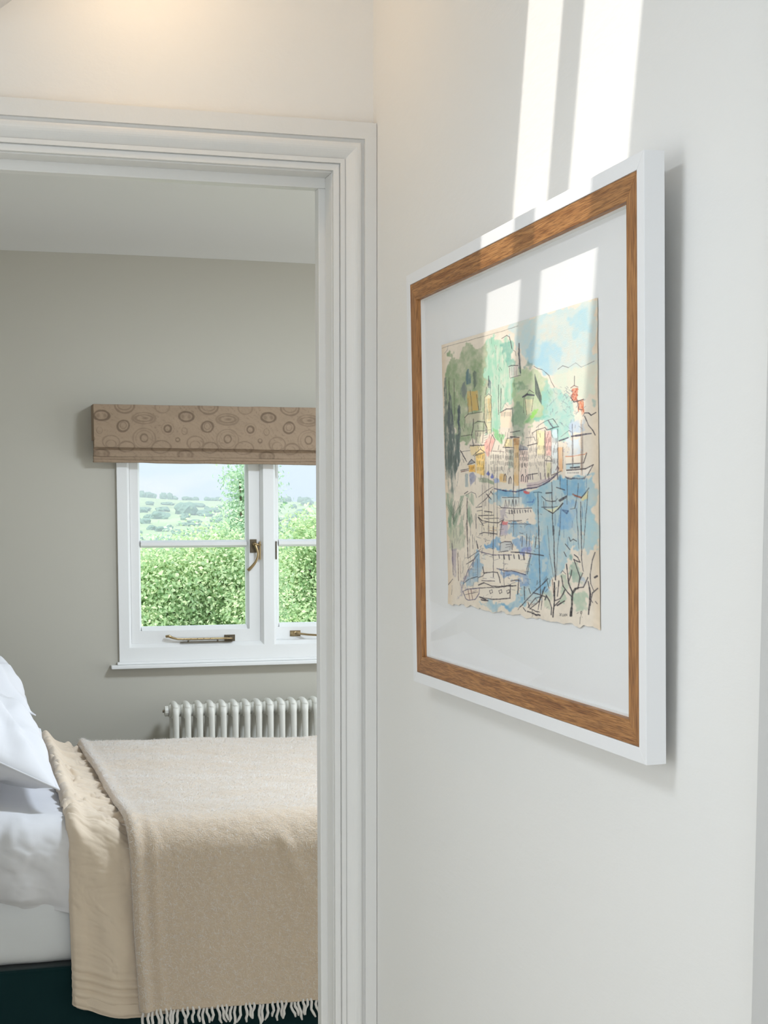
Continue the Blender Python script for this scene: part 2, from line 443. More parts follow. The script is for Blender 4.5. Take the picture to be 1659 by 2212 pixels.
dbox('lining_leg', 0.5890, 0.6075, YD+0.001, YD+0.110, 0, 1.9925)
dbox('lining_leg', -0.180, -0.165, YD+0.001, YD2+0.012, 0, 1.9925)
dbox('lining_head', -0.180, 0.6070, YD+0.001, YD2+0.012, 1.9925, 2.0075)
dbox('stop_leg', 0.5775, 0.5895, YD+0.042, YD+0.068, 0, 1.976)
dbox('stop_leg', -0.1655, -0.150, YD+0.042, YD+0.068, 0, 1.976)
dbox('stop_head', -0.1655, 0.5895, YD+0.042, YD+0.068, 1.976, 1.993)

# leaning casing board of the next doorway along the right wall
edge = lambda z: 1.1235+0.0
t2 = struct(mk('trim_1', *(lambda: ([(XW-0.016 if i else XW-0.0005, y, z) for i in (0, 1) for (y, z) in ((0.98, 0), (edge(0), 0), (edge(2.1), 2.1), (0.98, 2.1))],
     [(0, 1, 2, 3), (4, 7, 6, 5), (0, 4, 5, 1), (1, 5, 6, 2), (2, 6, 7, 3), (3, 7, 4, 0)]))(), 'old_paint', bevel=0.002))
tag(t2, 'pale grey painted door casing board at the right edge of the hall wall')

# recessed ceiling spot in the slope, above the doorway
lx, ly = 0.25, 2.20
nz = Vector((SL, 0, -1)).normalized()
lamp = empty('ceiling_spotlight', (lx, ly, zc(lx)))
lamp.rotation_euler = nz.to_track_quat('Z', 'Y').to_euler()
tag(lamp, 'small round recessed spotlight in the sloping ceiling above the doorway', 'light')
ring = []
nseg = 28
prof_r = [(0.030, 0.001), (0.030, 0.006), (0.040, 0.006), (0.044, 0.001)]
V = [(r*math.cos(2*math.pi*k/nseg), r*math.sin(2*math.pi*k/nseg), z) for k in range(nseg) for r, z in prof_r]
Fr = [(k*4+i, k*4+(i+1) % 4, ((k+1) % nseg)*4+(i+1) % 4, ((k+1) % nseg)*4+i) for k in range(nseg) for i in range(4)]
mk('bezel', V, Fr, 'frame_white', lamp, smooth=False)
mk('lens', [(0.0295*math.cos(2*math.pi*k/nseg), 0.0295*math.sin(2*math.pi*k/nseg), 0.003) for k in range(nseg)], [tuple(range(nseg))], 'lamp_lens', lamp)
ld = bpy.data.lights.new('spot_glow', 'POINT'); ld.energy = 0.50; ld.color = (1.0, 0.68, 0.38); ld.shadow_soft_size = 0.025
lo = bpy.data.objects.new('spot_glow', ld); COL.objects.link(lo); lo.parent = lamp; lo.location = (0, 0, 0.05)

# ------------------------------------------------------------------ framed picture
PIC = empty('framed_picture')
Bm = Matrix(((0, 0, -1), (-1, 0, 0), (0, 1, 0)))
PIC.matrix_world = Matrix.Translation((XW-0.017, 1.6847, 1.5035)) @ (Bm @ Matrix.Rotation(R(1.07), 3, 'X') @ Matrix.Rotation(R(0.48), 3, 'Z')).to_4x4()
tag(PIC, 'watercolour of a harbour in a white and oak frame hanging on the hall wall', 'picture')
T = 0.021
def rails(name, ox, oy, ix, iy, z0, z1, mats, bev=0.0006):
    out = [(-ox, -oy), (ox, -oy), (ox, oy), (-ox, oy)]; inn = [(-ix, -iy), (ix, -iy), (ix, iy), (-ix, iy)]
    for i in range(4):
        j = (i+1) % 4
        V = [(*out[i], z0), (*out[j], z0), (*inn[j], z0), (*inn[i], z0), (*out[i], z1), (*out[j], z1), (*inn[j], z1), (*inn[i], z1)]
        Fc = [(0, 1, 2, 3), (7, 6, 5, 4), (0, 4, 5, 1), (1, 5, 6, 2), (2, 6, 7, 3), (3, 7, 4, 0)]
        mk(name, V, Fc, mats[i % 2], PIC, bevel=bev)
rails('white_rail', 0.3820, 0.2857, 0.3664, 0.2708, 0.0, T, ('frame_white', 'frame_white'))
rails('oak_rail', 0.3662, 0.2706, 0.3415, 0.2470, 0.004, T-0.0008, ('oak_x', 'oak_y'))
rails('spacer_fillet', 0.3440, 0.2495, 0.3405, 0.2460, 0.0072, 0.0130, ('board_core', 'board_core'), 0)
box('mat_board', -0.3445, 0.3445, -0.2500, 0.2500, 0.0055, 0.0075, 'mat_board', PIC)
mk('picture_glass', [(-0.3438, -0.2493, 0.0135), (0.3438, -0.2493, 0.0135), (0.3438, 0.2493, 0.0135), (-0.3438, 0.2493, 0.0135)], [(0, 1, 2, 3)], 'picture_glass', PIC)
box('backing_board', -0.3660, 0.3660, -0.2704, 0.2704, 0.0008, 0.0038, 'board_core', PIC)
def paint_picture():
    NU, NV = 430, 690
    H = (0.013171055, -0.00042411269, -12.209709, 0.0017974362, 0.0059562101, -6.1467383, 0.002872873, -0.00032357255)
    def uv(x, y):      # tracing coordinates -> paper coordinates
        d = H[6]*x+H[7]*y+1
        return ((H[0]*x+H[1]*y+H[2])/d*(NU-1), (H[3]*x+H[4]*y+H[5])/d*(NV-1))
    BL = {'P': (0, 0, 1.0), 'A': (940, 700, 6.145), 'B': (1120, 680, 5.821), 'C': (1140, 940, 9.76), 'D': (950, 940, 8.295), 'E': (950, 1140, 8.295), 'F': (1110, 1140, 8.295)}
    def conv(b, pts):
        ox, oy, s = BL[b]
        return [uv(ox+x/s, oy+y/s) for x, y in pts]
    gu, gv = np.meshgrid(np.arange(NU), np.arange(NV), indexing='ij')
    gu = gu.astype(float); gv = gv.astype(float)
    nz1 = fbm(gu/22, gv/26, 4, 51); nz2 = fbm(gu/7, gv/9, 3, 52); nz3 = fbm(gu/60, gv/60, 3, 53); nzs = fbm(gu/5, gv/40, 3, 54)
    img = np.empty((NU, NV, 3)); img[:] = (226, 214, 197)
    img += (nz3*10)[..., None]+(nz2*6)[..., None]
    img -= (sstep(0.06, 0.0, np.minimum(gu/NU, 1-gu/NU))*np.array(14.0))[..., None]*np.array((0.6, 1.0, 1.5))
    wu = gu+nz1*16+nz2*6; wv = gv+fbm(gu/20, gv/22, 4, 61)*18+fbm(gu/6, gv/6, 2, 62)*6
    def inside(poly, U, V):
        ins = np.zeros(U.shape, bool); n = len(poly); j = n-1
        for i in range(n):
            xi, yi = poly[i]; xj, yj = poly[j]
            if yi != yj:
                c = ((yi > V) != (yj > V)) & (U < (xj-xi)*(V-yi)/(yj-yi)+xi); ins ^= c
            j = i
        return ins
    def soft(a, k):
        for _ in range(k):
            a = (a+np.roll(a, 1, 0)+np.roll(a, -1, 0)+np.roll(a, 1, 1)+np.roll(a, -1, 1))/5
        return a
    def wash(b, pts, col, al=0.7, rough=1.0, blur=2, gran=0.5, streak=0.0):
        nonlocal img
        p = conv(b, pts)
        us = [q[0] for q in p]; vs = [q[1] for q in p]
        a0, a1 = max(0, int(min(us))-26), min(NU, int(max(us))+26); b0, b1 = max(0, int(min(vs))-26), min(NV, int(max(vs))+26)
        if a1 <= a0 or b1 <= b0: return
        sl = (slice(a0, a1), slice(b0, b1))
        U = gu[sl]*(1-rough)+wu[sl]*rough; V = gv[sl]*(1-rough)+wv[sl]*rough
        m = soft(inside(p, U, V).astype(float), blur)
        m = m*np.clip(al*0.86*(1+gran*(nz1[sl]*1.3+nz2[sl]*0.8)+streak*nzs[sl]*1.6), 0, 1)
        img[sl] = img[sl]*(1-m[..., None])+np.array(col, float)*m[..., None]
    def ink(b, pts, w=1.0, al=0.85, col=(52, 46, 52), jit=0.5):
        p = conv(b, pts)
        # wobble long segments a little so they read as pen strokes
        q = [p[0]]
        for k in range(1, len(p)):
            L = math.hypot(p[k][0]-p[k-1][0], p[k][1]-p[k-1][1]); n = max(1, int(L/9))
            for i in range(1, n+1):
                t = i/n; j = jit if i < n else 0
                q.append((p[k-1][0]+(p[k][0]-p[k-1][0])*t+rng.uniform(-j, j), p[k-1][1]+(p[k][1]-p[k-1][1])*t+rng.uniform(-j, j)))
        for k in range(1, len(q)):
            (x0, y0), (x1, y1) = q[k-1], q[k]
            r = w*0.68*rng.uniform(0.75, 1.25)
            a0, a1 = max(0, int(min(x0, x1)-r-2)), min(NU, int(max(x0, x1)+r+3)); b0, b1 = max(0, int(min(y0, y1)-r-2)), min(NV, int(max(y0, y1)+r+3))
            if a1 <= a0 or b1 <= b0: continue
            U = gu[a0:a1, b0:b1]; V = gv[a0:a1, b0:b1]
            dx, dy = x1-x0, y1-y0; L2 = dx*dx+dy*dy+1e-9
            t = np.clip(((U-x0)*dx+(V-y0)*dy)/L2, 0, 1)
            d = np.hypot(U-x0-t*dx, V-y0-t*dy)
            m = (np.clip(r+0.5-d, 0, 1)*al*1.0*rng.uniform(0.7, 1.05))[..., None]
            m = np.clip(m, 0, 1)
            img[a0:a1, b0:b1] = img[a0:a1, b0:b1]*(1-m)+np.array(col, float)*m
    G1, G2, G3 = (136, 164, 132), (160, 204, 178), (150, 200, 190)
    # ---- washes: sky, wooded hill, far shore
    wash('P', [(1092, 700), (1200, 665), (1285, 648), (1287, 790), (1240, 795), (1195, 812), (1170, 800), (1140, 780), (1126, 760)], (186, 208, 210), 0.75)
    wash('P', [(1140, 740), (1180, 735), (1215, 760), (1200, 800), (1185, 808), (1160, 795), (1140, 775)], (160, 198, 212), 0.6, blur=6)
    wash('P', [(1230, 680), (1270, 670), (1275, 720), (1235, 730)], (160, 200, 212), 0.5, blur=6)
    wash('P', [(1190, 812), (1215, 795), (1285, 788), (1287, 860), (1250, 870), (1215, 850)], (206, 214, 196), 0.7)
    wash('P', [(962, 800), (972, 762), (985, 770), (1005, 742), (1030, 752), (1050, 736), (1052, 900), (1040, 960), (990, 960), (964, 900)], (142, 160, 124), 0.85)
    wash('P', [(1048, 735), (1075, 722), (1090, 740), (1098, 722), (1108, 750), (1110, 800), (1120, 850), (1090, 880), (1080, 940), (1050, 940)], G2, 0.8, streak=0.5)
    wash('P', [(1085, 745), (1106, 740), (1112, 790), (1095, 800)], (120, 172, 158), 0.6)
    wash('P', [(1110, 800), (1130, 792), (1150, 800), (1175, 810), (1190, 850), (1180, 900), (1150, 930), (1110, 920)], (160, 186, 140), 0.75)
    wash('P', [(1170, 820), (1195, 840), (1220, 850), (1240, 880), (1235, 950), (1205, 960), (1180, 930)], G3, 0.75)
    wash('P', [(1112, 822), (1130, 818), (1135, 845), (1118, 850)], (118, 146, 118), 0.7)
    wash('P', [(1106, 880), (1128, 870), (1136, 900), (1128, 960), (1108, 940)], (120, 146, 124), 0.6)
    wash('B', [(70, 620), (130, 545), (190, 600), (140, 660), (80, 660)], (120, 150, 140), 0.6)
    wash('B', [(150, 1290), (180, 1200), (240, 1240), (230, 1310), (180, 1330)], (140, 206, 90), 0.9, blur=1)
    wash('B', [(90, 1380), (140, 1290), (180, 1330), (140, 1420)], (132, 184, 124), 0.8)
    wash('B', [(240, 1340), (330, 1280), (420, 1270), (330, 1360), (260, 1390)], (128, 190, 170), 0.7)
    wash('B', [(640, 1340), (760, 1330), (840, 1420), (800, 1520), (690, 1540)], (176, 194, 214), 0.7)
    wash('B', [(600, 1580), (790, 1580), (800, 1780), (600, 1800)], (206, 220, 232), 0.7)
    wash('B', [(920, 1090), (970, 1110), (965, 1200), (930, 1180)], (138, 172, 168), 0.7, rough=0.4)
    wash('A', [(790, 1400), (880, 1440), (960, 1480), (900, 1590), (840, 1540), (800, 1500)], (142, 196, 140), 0.8, blur=1)
    # dark cypresses
    for pts, c in [([(110, 720), (140, 700), (160, 1100), (190, 900), (230, 1120), (250, 1500), (230, 1900), (140, 1950), (110, 1400)], (106, 118, 108)),
                   ([(300, 1090), (325, 1100), (330, 1500), (320, 1900), (270, 2000), (260, 1700), (300, 1500)], (84, 98, 104)),
                   ([(180, 900), (205, 1000), (235, 1250), (240, 1700), (180, 1700), (160, 1300)], (88, 98, 100)),
                   ([(400, 660), (430, 590), (465, 620), (470, 800), (420, 820)], (96, 122, 126)),
                   ([(495, 640), (525, 610), (550, 650), (560, 800), (520, 880), (505, 760)], (104, 118, 104)),
                   ([(330, 860), (400, 740), (410, 900), (390, 1020), (340, 960)], (118, 128, 122)),
                   ([(1100, 420), (1115, 260), (1130, 420), (1140, 680), (1105, 600)], (76, 92, 108)),
                   ([(695, 760), (710, 700), (728, 760), (725, 850), (680, 850)], (84, 92, 110))]:
        wash('A', pts, c, 0.85, rough=0.35, blur=1, streak=0.8)
    wash('D', [(70, 0), (350, 0), (360, 500), (280, 760), (270, 1100), (160, 1100), (80, 500)], (100, 114, 108), 0.75, rough=0.3, streak=1.2)
    # ---- buildings
    Y1, Y2, PK, CR = (240, 196, 104), (238, 216, 176), (232, 172, 160), (240, 228, 200)
    for b, pts, c, a in [('A', [(415, 900), (560, 900), (575, 1160), (430, 1190)], (206, 168, 96), 0.8), ('A', [(655, 960), (745, 960), (750, 1480), (700, 1480), (655, 1290)], Y2, 0.75),
                         ('A', [(700, 1000), (745, 1000), (745, 1300), (705, 1300)], (218, 184, 120), 0.6), ('A', [(640, 1640), (720, 1490), (800, 1560), (740, 1760), (700, 1790)], PK, 0.85),
                         ('A', [(455, 1640), (660, 1640), (660, 1770), (540, 1770), (470, 1770)], (236, 206, 132), 0.7), ('D', [(640, 400), (810, 360), (810, 760), (650, 700)], Y1, 0.85),
                         ('D', [(510, 580), (630, 560), (640, 690), (520, 690)], (232, 178, 84), 0.9), ('D', [(545, 210), (640, 210), (640, 380), (550, 380)], Y2, 0.7),
                         ('D', [(1330, 90), (1430, 90), (1430, 940), (1330, 960)], (214, 170, 108), 0.75), ('D', [(1330, 90), (1420, 90), (1420, 200), (1335, 200)], (160, 110, 70), 0.6),
                         ('D', [(1200, 100), (1310, 100), (1310, 240), (1160, 240)], (238, 216, 156), 0.7), ('D', [(1240, 290), (1320, 290), (1320, 620), (1240, 640)], (158, 176, 160), 0.7),
                         ('D', [(900, 330), (1160, 350), (1160, 840), (900, 760)], (236, 226, 208), 0.6), ('D', [(1080, 720), (1190, 720), (1200, 880), (1090, 880)], (220, 178, 110), 0.8),
                         ('D', [(1440, 300), (1590, 290), (1600, 900), (1440, 900)], (236, 206, 196), 0.55), ('D', [(1440, 180), (1590, 270), (1580, 300), (1430, 300)], (128, 134, 150), 0.7),
                         ('D', [(490, 550), (560, 465), (630, 530), (510, 575)], (138, 140, 146), 0.85), ('D', [(530, 720), (600, 690), (650, 770), (620, 860), (540, 950)], (146, 148, 172), 0.8),
                         ('D', [(440, 720), (500, 720), (500, 960), (450, 960)], (120, 146, 158), 0.7), ('D', [(845, 740), (880, 680), (915, 740), (880, 780)], (96, 104, 176), 0.9),
                         ('D', [(925, 790), (955, 720), (985, 780), (960, 810)], (110, 118, 184), 0.85), ('D', [(985, 830), (1020, 790), (1080, 830), (1080, 890), (1000, 890)], (146, 164, 206), 0.8),
                         ('D', [(670, 780), (800, 800), (990, 860), (990, 910), (700, 870)], (146, 160, 132), 0.7), ('B', [(340, 1480), (420, 1470), (420, 1800), (345, 1800)], (240, 178, 168), 0.85),
                         ('B', [(230, 1480), (335, 1470), (340, 1800), (240, 1800)], (240, 224, 164), 0.75), ('B', [(430, 1470), (500, 1460), (505, 2000), (430, 2020)], (216, 226, 230), 0.7),
                         ('B', [(505, 1690), (560, 1690), (565, 2000), (515, 2000)], (228, 172, 120), 0.8), ('B', [(85, 1080), (195, 1080), (170, 1240), (110, 1290)], (244, 230, 190), 0.8),
                         ('B', [(670, 950), (745, 950), (745, 1100), (680, 1110)], (214, 110, 80), 0.75), ('B', [(740, 1110), (820, 1090), (825, 1260), (790, 1290)], (226, 140, 100), 0.7),
                         ('A', [(980, 580), (1100, 560), (1110, 700), (990, 720)], (216, 200, 194), 0.8), ('A', [(870, 1180), (1020, 1160), (1020, 1400), (880, 1390)], (238, 214, 188), 0.75),
                         ('A', [(385, 1230), (630, 1190), (640, 1290), (500, 1330), (400, 1340)], (206, 190, 168), 0.7), ('A', [(520, 1440), (650, 1440), (650, 1600), (530, 1600)], (226, 212, 190), 0.7),
                         ('C', [(390, 640), (500, 630), (490, 900), (440, 940)], (206, 200, 150), 0.7), ('C', [(0, 1050), (500, 960), (600, 880), (560, 960), (250, 1130), (0, 1150)], (190, 172, 176), 0.7)]:
        wash(b, pts, c, a, rough=0.18, blur=1)
    # ---- water and quay
    W1, W2, W3 = (138, 182, 200), (104, 158, 194), (162, 198, 204)
    wash('P', [(1066, 1062), (1100, 1068), (1150, 1066), (1190, 1052), (1215, 1036), (1286, 1036), (1288, 1190), (1270, 1200), (1240, 1185), (1225, 1225), (1200, 1250), (1180, 1290), (1150, 1310), (1120, 1300), (1140, 1220), (1152, 1180), (1160, 1110), (1150, 1098), (1080, 1090), (1052, 1098)], W1, 0.66)
    wash('P', [(1068, 1064), (1110, 1070), (1160, 1068), (1165, 1095), (1110, 1092), (1075, 1085)], W2, 0.6)
    wash('P', [(1110, 1130), (1160, 1130), (1165, 1160), (1120, 1165), (1090, 1155)], W2, 0.6)
    wash('P', [(1215, 1040), (1265, 1040), (1268, 1080), (1225, 1080)], W2, 0.6); wash('P', [(1215, 1090), (1245, 1095), (1235, 1150), (1210, 1140)], (110, 160, 206), 0.5)
    wash('P', [(1250, 1130), (1284, 1110), (1286, 1180), (1255, 1190)], W3, 0.7); wash('P', [(1160, 1180), (1185, 1160), (1190, 1290), (1150, 1290), (1140, 1240)], (120, 170, 204), 0.55)
    wash('E', [(700, 460), (750, 480), (780, 740), (700, 880), (480, 1040), (430, 1100), (480, 900), (600, 640)], (130, 168, 196), 0.8)
    wash('E', [(1060, 770), (1300, 800), (1560, 860), (1600, 1000), (1500, 1080), (1430, 960), (1120, 900)], (112, 146, 190), 0.85)
    wash('E', [(740, 1330), (1300, 1330), (1420, 1200), (1560, 1200), (1420, 1440), (1200, 1480), (900, 1430)], (138, 180, 200), 0.8)
    wash('E', [(1080, 1370), (1330, 1380), (1300, 1470), (1120, 1450)], W2, 0.6, blur=4)
    wash('E', [(840, 270), (1090, 270), (1080, 410), (960, 400), (830, 340)], (96, 150, 196), 0.8); wash('E', [(1300, 260), (1620, 200), (1640, 420), (1480, 460), (1340, 380)], (126, 164, 200), 0.75)
    wash('E', [(320, 1290), (450, 900), (640, 580), (700, 470), (560, 760), (440, 1010), (380, 1200)], (150, 142, 160), 0.7)
    # boats (bare paper with grey shading)
    for b, pts, c in [('E', [(750, 480), (1000, 520), (1640, 480), (1560, 850), (1300, 800), (1060, 750), (800, 720)], (230, 220, 204)), ('E', [(720, 1090), (1280, 1040), (1280, 1270), (900, 1290), (720, 1240)], (228, 218, 202)),
                      ('E', [(810, 830), (1040, 820), (1090, 1000), (800, 980)], (232, 222, 208)), ('E', [(1290, 1010), (1400, 990), (1400, 1200), (1290, 1210)], (226, 216, 196)),
                      ('D', [(1110, 1330), (1640, 1340), (1600, 1560), (1110, 1540)], (226, 216, 202)), ('D', [(1110, 1140), (1480, 1150), (1480, 1330), (1110, 1330)], (222, 218, 206)),
                      ('D', [(700, 1360), (960, 1380), (1060, 1540), (1080, 1740), (780, 1760), (690, 1520)], (226, 214, 192)), ('C', [(800, 780), (1230, 760), (1370, 680), (1260, 890), (820, 910)], (240, 230, 218)),
                      ('C', [(810, 490), (1230, 420), (1180, 630), (820, 650)], (242, 226, 206)), ('E', [(1100, 290), (1300, 270), (1320, 430), (1090, 450)], (196, 196, 194)),
                      ('C', [(370, 1590), (540, 1690), (720, 1500), (560, 1590)], (226, 220, 180)), ('C', [(1120, 1400), (1280, 1210), (1270, 1370), (1150, 1430)], (226, 208, 150)),
                      ('E', [(430, 1150), (720, 1100), (700, 1230), (560, 1320), (480, 1280)], (226, 208, 188))]:
        wash(b, pts, c, 0.92, rough=0.12, blur=1, gran=0.15)
    wash('D', [(1110, 1330), (1250, 1340), (1250, 1540), (1110, 1540)], (184, 172, 176), 0.7); wash('D', [(1100, 1600), (1240, 1600), (1220, 1825), (1090, 1825)], (184, 172, 186), 0.8, rough=0.2)
    wash('D', [(1120, 1560), (1240, 1590), (1220, 1640), (1130, 1630)], (214, 110, 110), 0.8, rough=0.2, blur=1); wash('D', [(1510, 1040), (1630, 1050), (1620, 1090), (1520, 1085)], (206, 96, 96), 0.9, rough=0.2, blur=1)
    wash('C', [(820, 650), (1100, 640), (1100, 750), (830, 760)], (176, 210, 224), 0.7, rough=0.2)
    wash('C', [(800, 910), (900, 940), (1150, 960), (1230, 900), (1200, 970), (850, 975)], (60, 66, 84), 0.85, rough=0.15, blur=1)
    wash('E', [(1440, 440), (1650, 360), (1650, 480), (1480, 480)], (120, 132, 190), 0.8); wash('E', [(1180, 740), (1550, 770), (1540, 830), (1200, 790)], (206, 186, 164), 0.7, rough=0.2)
    # palm, banks and foreground trees
    for pts in ([(110, 1080), (260, 1100), (220, 1250), (230, 1700), (200, 1800), (110, 1300)], [(240, 1600), (330, 1300), (360, 1120), (420, 1100), (380, 1400), (280, 1700)], [(420, 1100), (520, 1060), (600, 1120), (620, 1300), (560, 1240), (480, 1120)], [(500, 1180), (560, 1280), (600, 1560), (560, 1700), (500, 1500)], [(330, 1700), (420, 1420), (420, 1760), (360, 1825)]):
        wash('D', pts, (140, 160, 136), 0.75, rough=0.4, streak=0.8)
    wash('E', [(140, 0), (420, 0), (480, 200), (400, 420), (160, 380)], (166, 178, 150), 0.55); wash('E', [(215, 400), (300, 380), (290, 900), (240, 900)], (168, 156, 166), 0.7, rough=0.3)
    wash('F', [(850, 840), (960, 830), (980, 1000), (900, 1090), (850, 1000)], (166, 184, 160), 0.75); wash('F', [(1040, 720), (1120, 690), (1190, 860), (1160, 1010), (1040, 980)], (146, 172, 154), 0.8)
    wash('F', [(840, 1080), (940, 1050), (1000, 1400), (880, 1350)], (170, 188, 164), 0.7); wash('F', [(1090, 1160), (1250, 1140), (1330, 1300), (1260, 1480), (1100, 1480), (1080, 1300)], (160, 184, 160), 0.75)
    wash('F', [(1000, 530), (1040, 500), (1065, 560), (1035, 630), (1000, 600)], (120, 162, 158), 0.85, rough=0.3); wash('F', [(1170, 900), (1240, 880), (1230, 1000), (1190, 1060)], (150, 172, 196), 0.7)
    wash('F', [(560, 1150), (700, 1150), (690, 1420), (560, 1480)], (184, 192, 168), 0.6); wash('F', [(520, 650), (610, 640), (610, 800), (560, 800)], (206, 208, 198), 0.6)
    # ---- ink drawing
    I = ink
    I('A', [(75, 320), (160, 290), (400, 225), (640, 160), (880, 95), (1100, 20)], 0.7, 0.7, (90, 80, 70)); I('A', [(160, 285), (150, 340), (110, 390)], 0.8, 0.6); I('A', [(885, 190), (950, 148), (985, 170), (1005, 250), (1020, 330)], 1.0)
    I('A', [(1030, 345), (1065, 370), (1075, 430)], 0.8); I('A', [(975, 575), (1010, 560), (1105, 560)], 1.6, 0.8); I('A', [(990, 590), (990, 720)], 0.8); I('A', [(1000, 730), (1140, 690)], 0.8)
    for x in (1020, 1050, 1080): I('A', [(x, 580), (x, 690)], 0.6, 0.5)
    I('A', [(1115, 260), (1112, 420), (1140, 660)], 1.6, 0.8); I('A', [(172, 720), (175, 1150)], 1.2, 0.8); I('A', [(242, 735), (248, 1300)], 1.0, 0.8); I('A', [(312, 1090), (305, 1500)], 2.2, 0.75, (60, 66, 72))
    I('A', [(430, 1000), (432, 1210)], 1.0); I('A', [(460, 890), (490, 1200)], 1.0); I('A', [(545, 950), (580, 1160)], 1.1); I('A', [(605, 960), (600, 1160)], 0.8); I('A', [(385, 1260), (430, 1215), (520, 1200), (620, 1185)], 1.1)
    I('A', [(390, 1250), (385, 1400)], 0.8); I('A', [(340, 1510), (490, 1490)], 1.0); I('A', [(505, 1280), (500, 1400), (480, 1500), (505, 1620)], 1.6, 0.8); I('A', [(520, 1340), (560, 1310), (650, 1320)], 1.2); I('A', [(650, 1310), (690, 1400), (690, 1480)], 1.0)
    I('A', [(530, 1440), (650, 1440)], 1.2); I('A', [(535, 1440), (535, 1600)], 0.9); I('A', [(645, 1330), (630, 1600)], 0.9); I('A', [(460, 1640), (650, 1630)], 1.1)
    for x in (560, 580, 600): I('A', [(x, 1460), (x, 1510)], 1.0, 0.8)
    for k in range(6): I('A', [(650, 1440+k*32), (690, 1425+k*32)], 0.6, 0.6)
    I('A', [(655, 980), (655, 1280), (690, 1480)], 0.9); I('A', [(745, 970), (745, 1480)], 0.9); I('A', [(660, 985), (710, 940), (745, 975)], 0.9); I('A', [(680, 850), (670, 950)], 0.8); I('A', [(735, 850), (735, 950)], 0.8); I('A', [(708, 700), (705, 830)], 1.6, 0.8)
    for x in (675, 690, 712, 728): I('A', [(x, 1010), (x, 1280)], 0.6, 0.6)
    for y in (1190, 1330, 1430): I('A', [(700, y), (745, y-8)], 0.7, 0.6)
    I('A', [(842, 820), (842, 1220)], 1.1, 0.8); I('A', [(875, 870), (872, 1180)], 1.0, 0.8); I('A', [(862, 1195), (950, 1145), (1020, 1145)], 1.4); I('A', [(880, 1150), (930, 1070), (970, 1110)], 0.6, 0.6)
    for k in range(7): I('A', [(885+k*19, 1190), (885+k*19, 1240)], 0.8, 0.6)
    I('A', [(1030, 1130), (1040, 1380)], 0.9, 0.6); I('A', [(1000, 1460), (1130, 1440)], 1.2); I('A', [(1005, 1520), (1120, 1530)], 2.0, 0.8); I('A', [(905, 1660), (1040, 1665)], 1.6, 0.8); I('A', [(920, 1650), (960, 1540), (1030, 1535)], 0.9)
    I('A', [(720, 1790), (720, 1640), (760, 1490), (800, 1560), (750, 1720)], 1.0); I('A', [(770, 1710), (920, 1720)], 1.3, 0.6, (110, 86, 86)); I('A', [(330, 1700), (415, 1850)], 1.8, 0.85); I('A', [(330, 1720), (460, 1700)], 0.8)
    I('A', [(425, 1890), (480, 1820), (525, 1860), (430, 1890)], 1.1); I('A', [(500, 1770), (600, 1680), (665, 1730)], 1.0); I('A', [(515, 1775), (640, 1740)], 1.4, 0.7); I('A', [(335, 1965), (440, 1945)], 1.4); I('A', [(340, 1985), (440, 1965)], 1.4, 0.8, (90, 50, 50))
    I('A', [(1170, 985), (1229, 940)], 2.0); I('A', [(1180, 1000), (1180, 1200)], 0.8)
    # hatching in the cypresses
    for k in range(34):
        x = rng.uniform(90, 330); y = rng.uniform(150, 900); I('D', [(x, y), (x+rng.uniform(-8, 8), y+rng.uniform(60, 200))], rng.uniform(0.6, 1.1), 0.55, (70, 78, 76))
    for k in range(16):
        x = rng.uniform(110, 300); y = rng.uniform(900, 1700); I('A', [(x, y), (x+rng.uniform(-6, 6), y+rng.uniform(60, 160))], 0.7, 0.5, (60, 66, 68))
    # right-hand castle, promontory and villas
    I('B', [(200, 660), (250, 690), (300, 700), (390, 780), (420, 860), (460, 930)], 0.9, 0.7); I('B', [(500, 700), (560, 655), (630, 680), (720, 620), (790, 675), (870, 640), (950, 600)], 0.7, 0.6)
    I('B', [(705, 790), (705, 910)], 0.9); I('B', [(660, 940), (700, 910), (750, 930)], 1.2, 0.8, (110, 60, 60))
    for k in range(26):
        x = rng.uniform(668, 745); y = rng.uniform(945, 1110); I('B', [(x, y), (x+rng.uniform(-14, 14), y+rng.uniform(6, 26))], 0.9, 0.8, (170, 66, 44))
    for k in range(14):
        x = rng.uniform(745, 820); y = rng.uniform(1100, 1260); I('B', [(x, y), (x+rng.uniform(-4, 4), y+rng.uniform(14, 50))], 1.0, 0.8, (196, 92, 60))
    I('B', [(660, 1060), (700, 1120), (820, 1085)], 1.4, 0.9); I('B', [(740, 1090), (760, 1210), (800, 1220)], 1.2); I('B', [(810, 1300), (830, 1260), (880, 1260), (910, 1290), (970, 1255)], 1.3, 0.9); I('B', [(830, 1300), (880, 1420), (930, 1480), (960, 1540)], 1.4, 0.8)
    for k in range(30):
        x = rng.uniform(540, 740); y = rng.uniform(920, 1240); I('B', [(x, y), (x+rng.uniform(-30, 30), y+rng.uniform(-20, 30))], 0.7, 0.5, (92, 88, 110))
    I('B', [(520, 1610), (630, 1570)], 2.2, 0.85, (60, 56, 72)); I('B', [(670, 1555), (780, 1540), (910, 1520)], 2.4, 0.85, (60, 58, 76)); I('B', [(540, 1560), (640, 1480), (670, 1500)], 0.7, 0.6)
    for k in range(16):
        x = rng.uniform(560, 640); y = rng.uniform(1620, 1760); I('B', [(x, y), (x+rng.uniform(-10, 10), y+10)], 0.6, 0.5, (110, 110, 160))
    I('B', [(680, 1400), (690, 1930)], 0.9, 0.8); I('B', [(790, 1350), (790, 2040)], 1.0, 0.7, (150, 110, 80)); I('B', [(805, 1400), (805, 2040)], 0.7, 0.7)
    for k in range(16):
        x = 212+k*5.2; I('B', [(x, 760+k*18), (x+6, 1010+k*9)], 0.9, 0.7, (58, 66, 72))
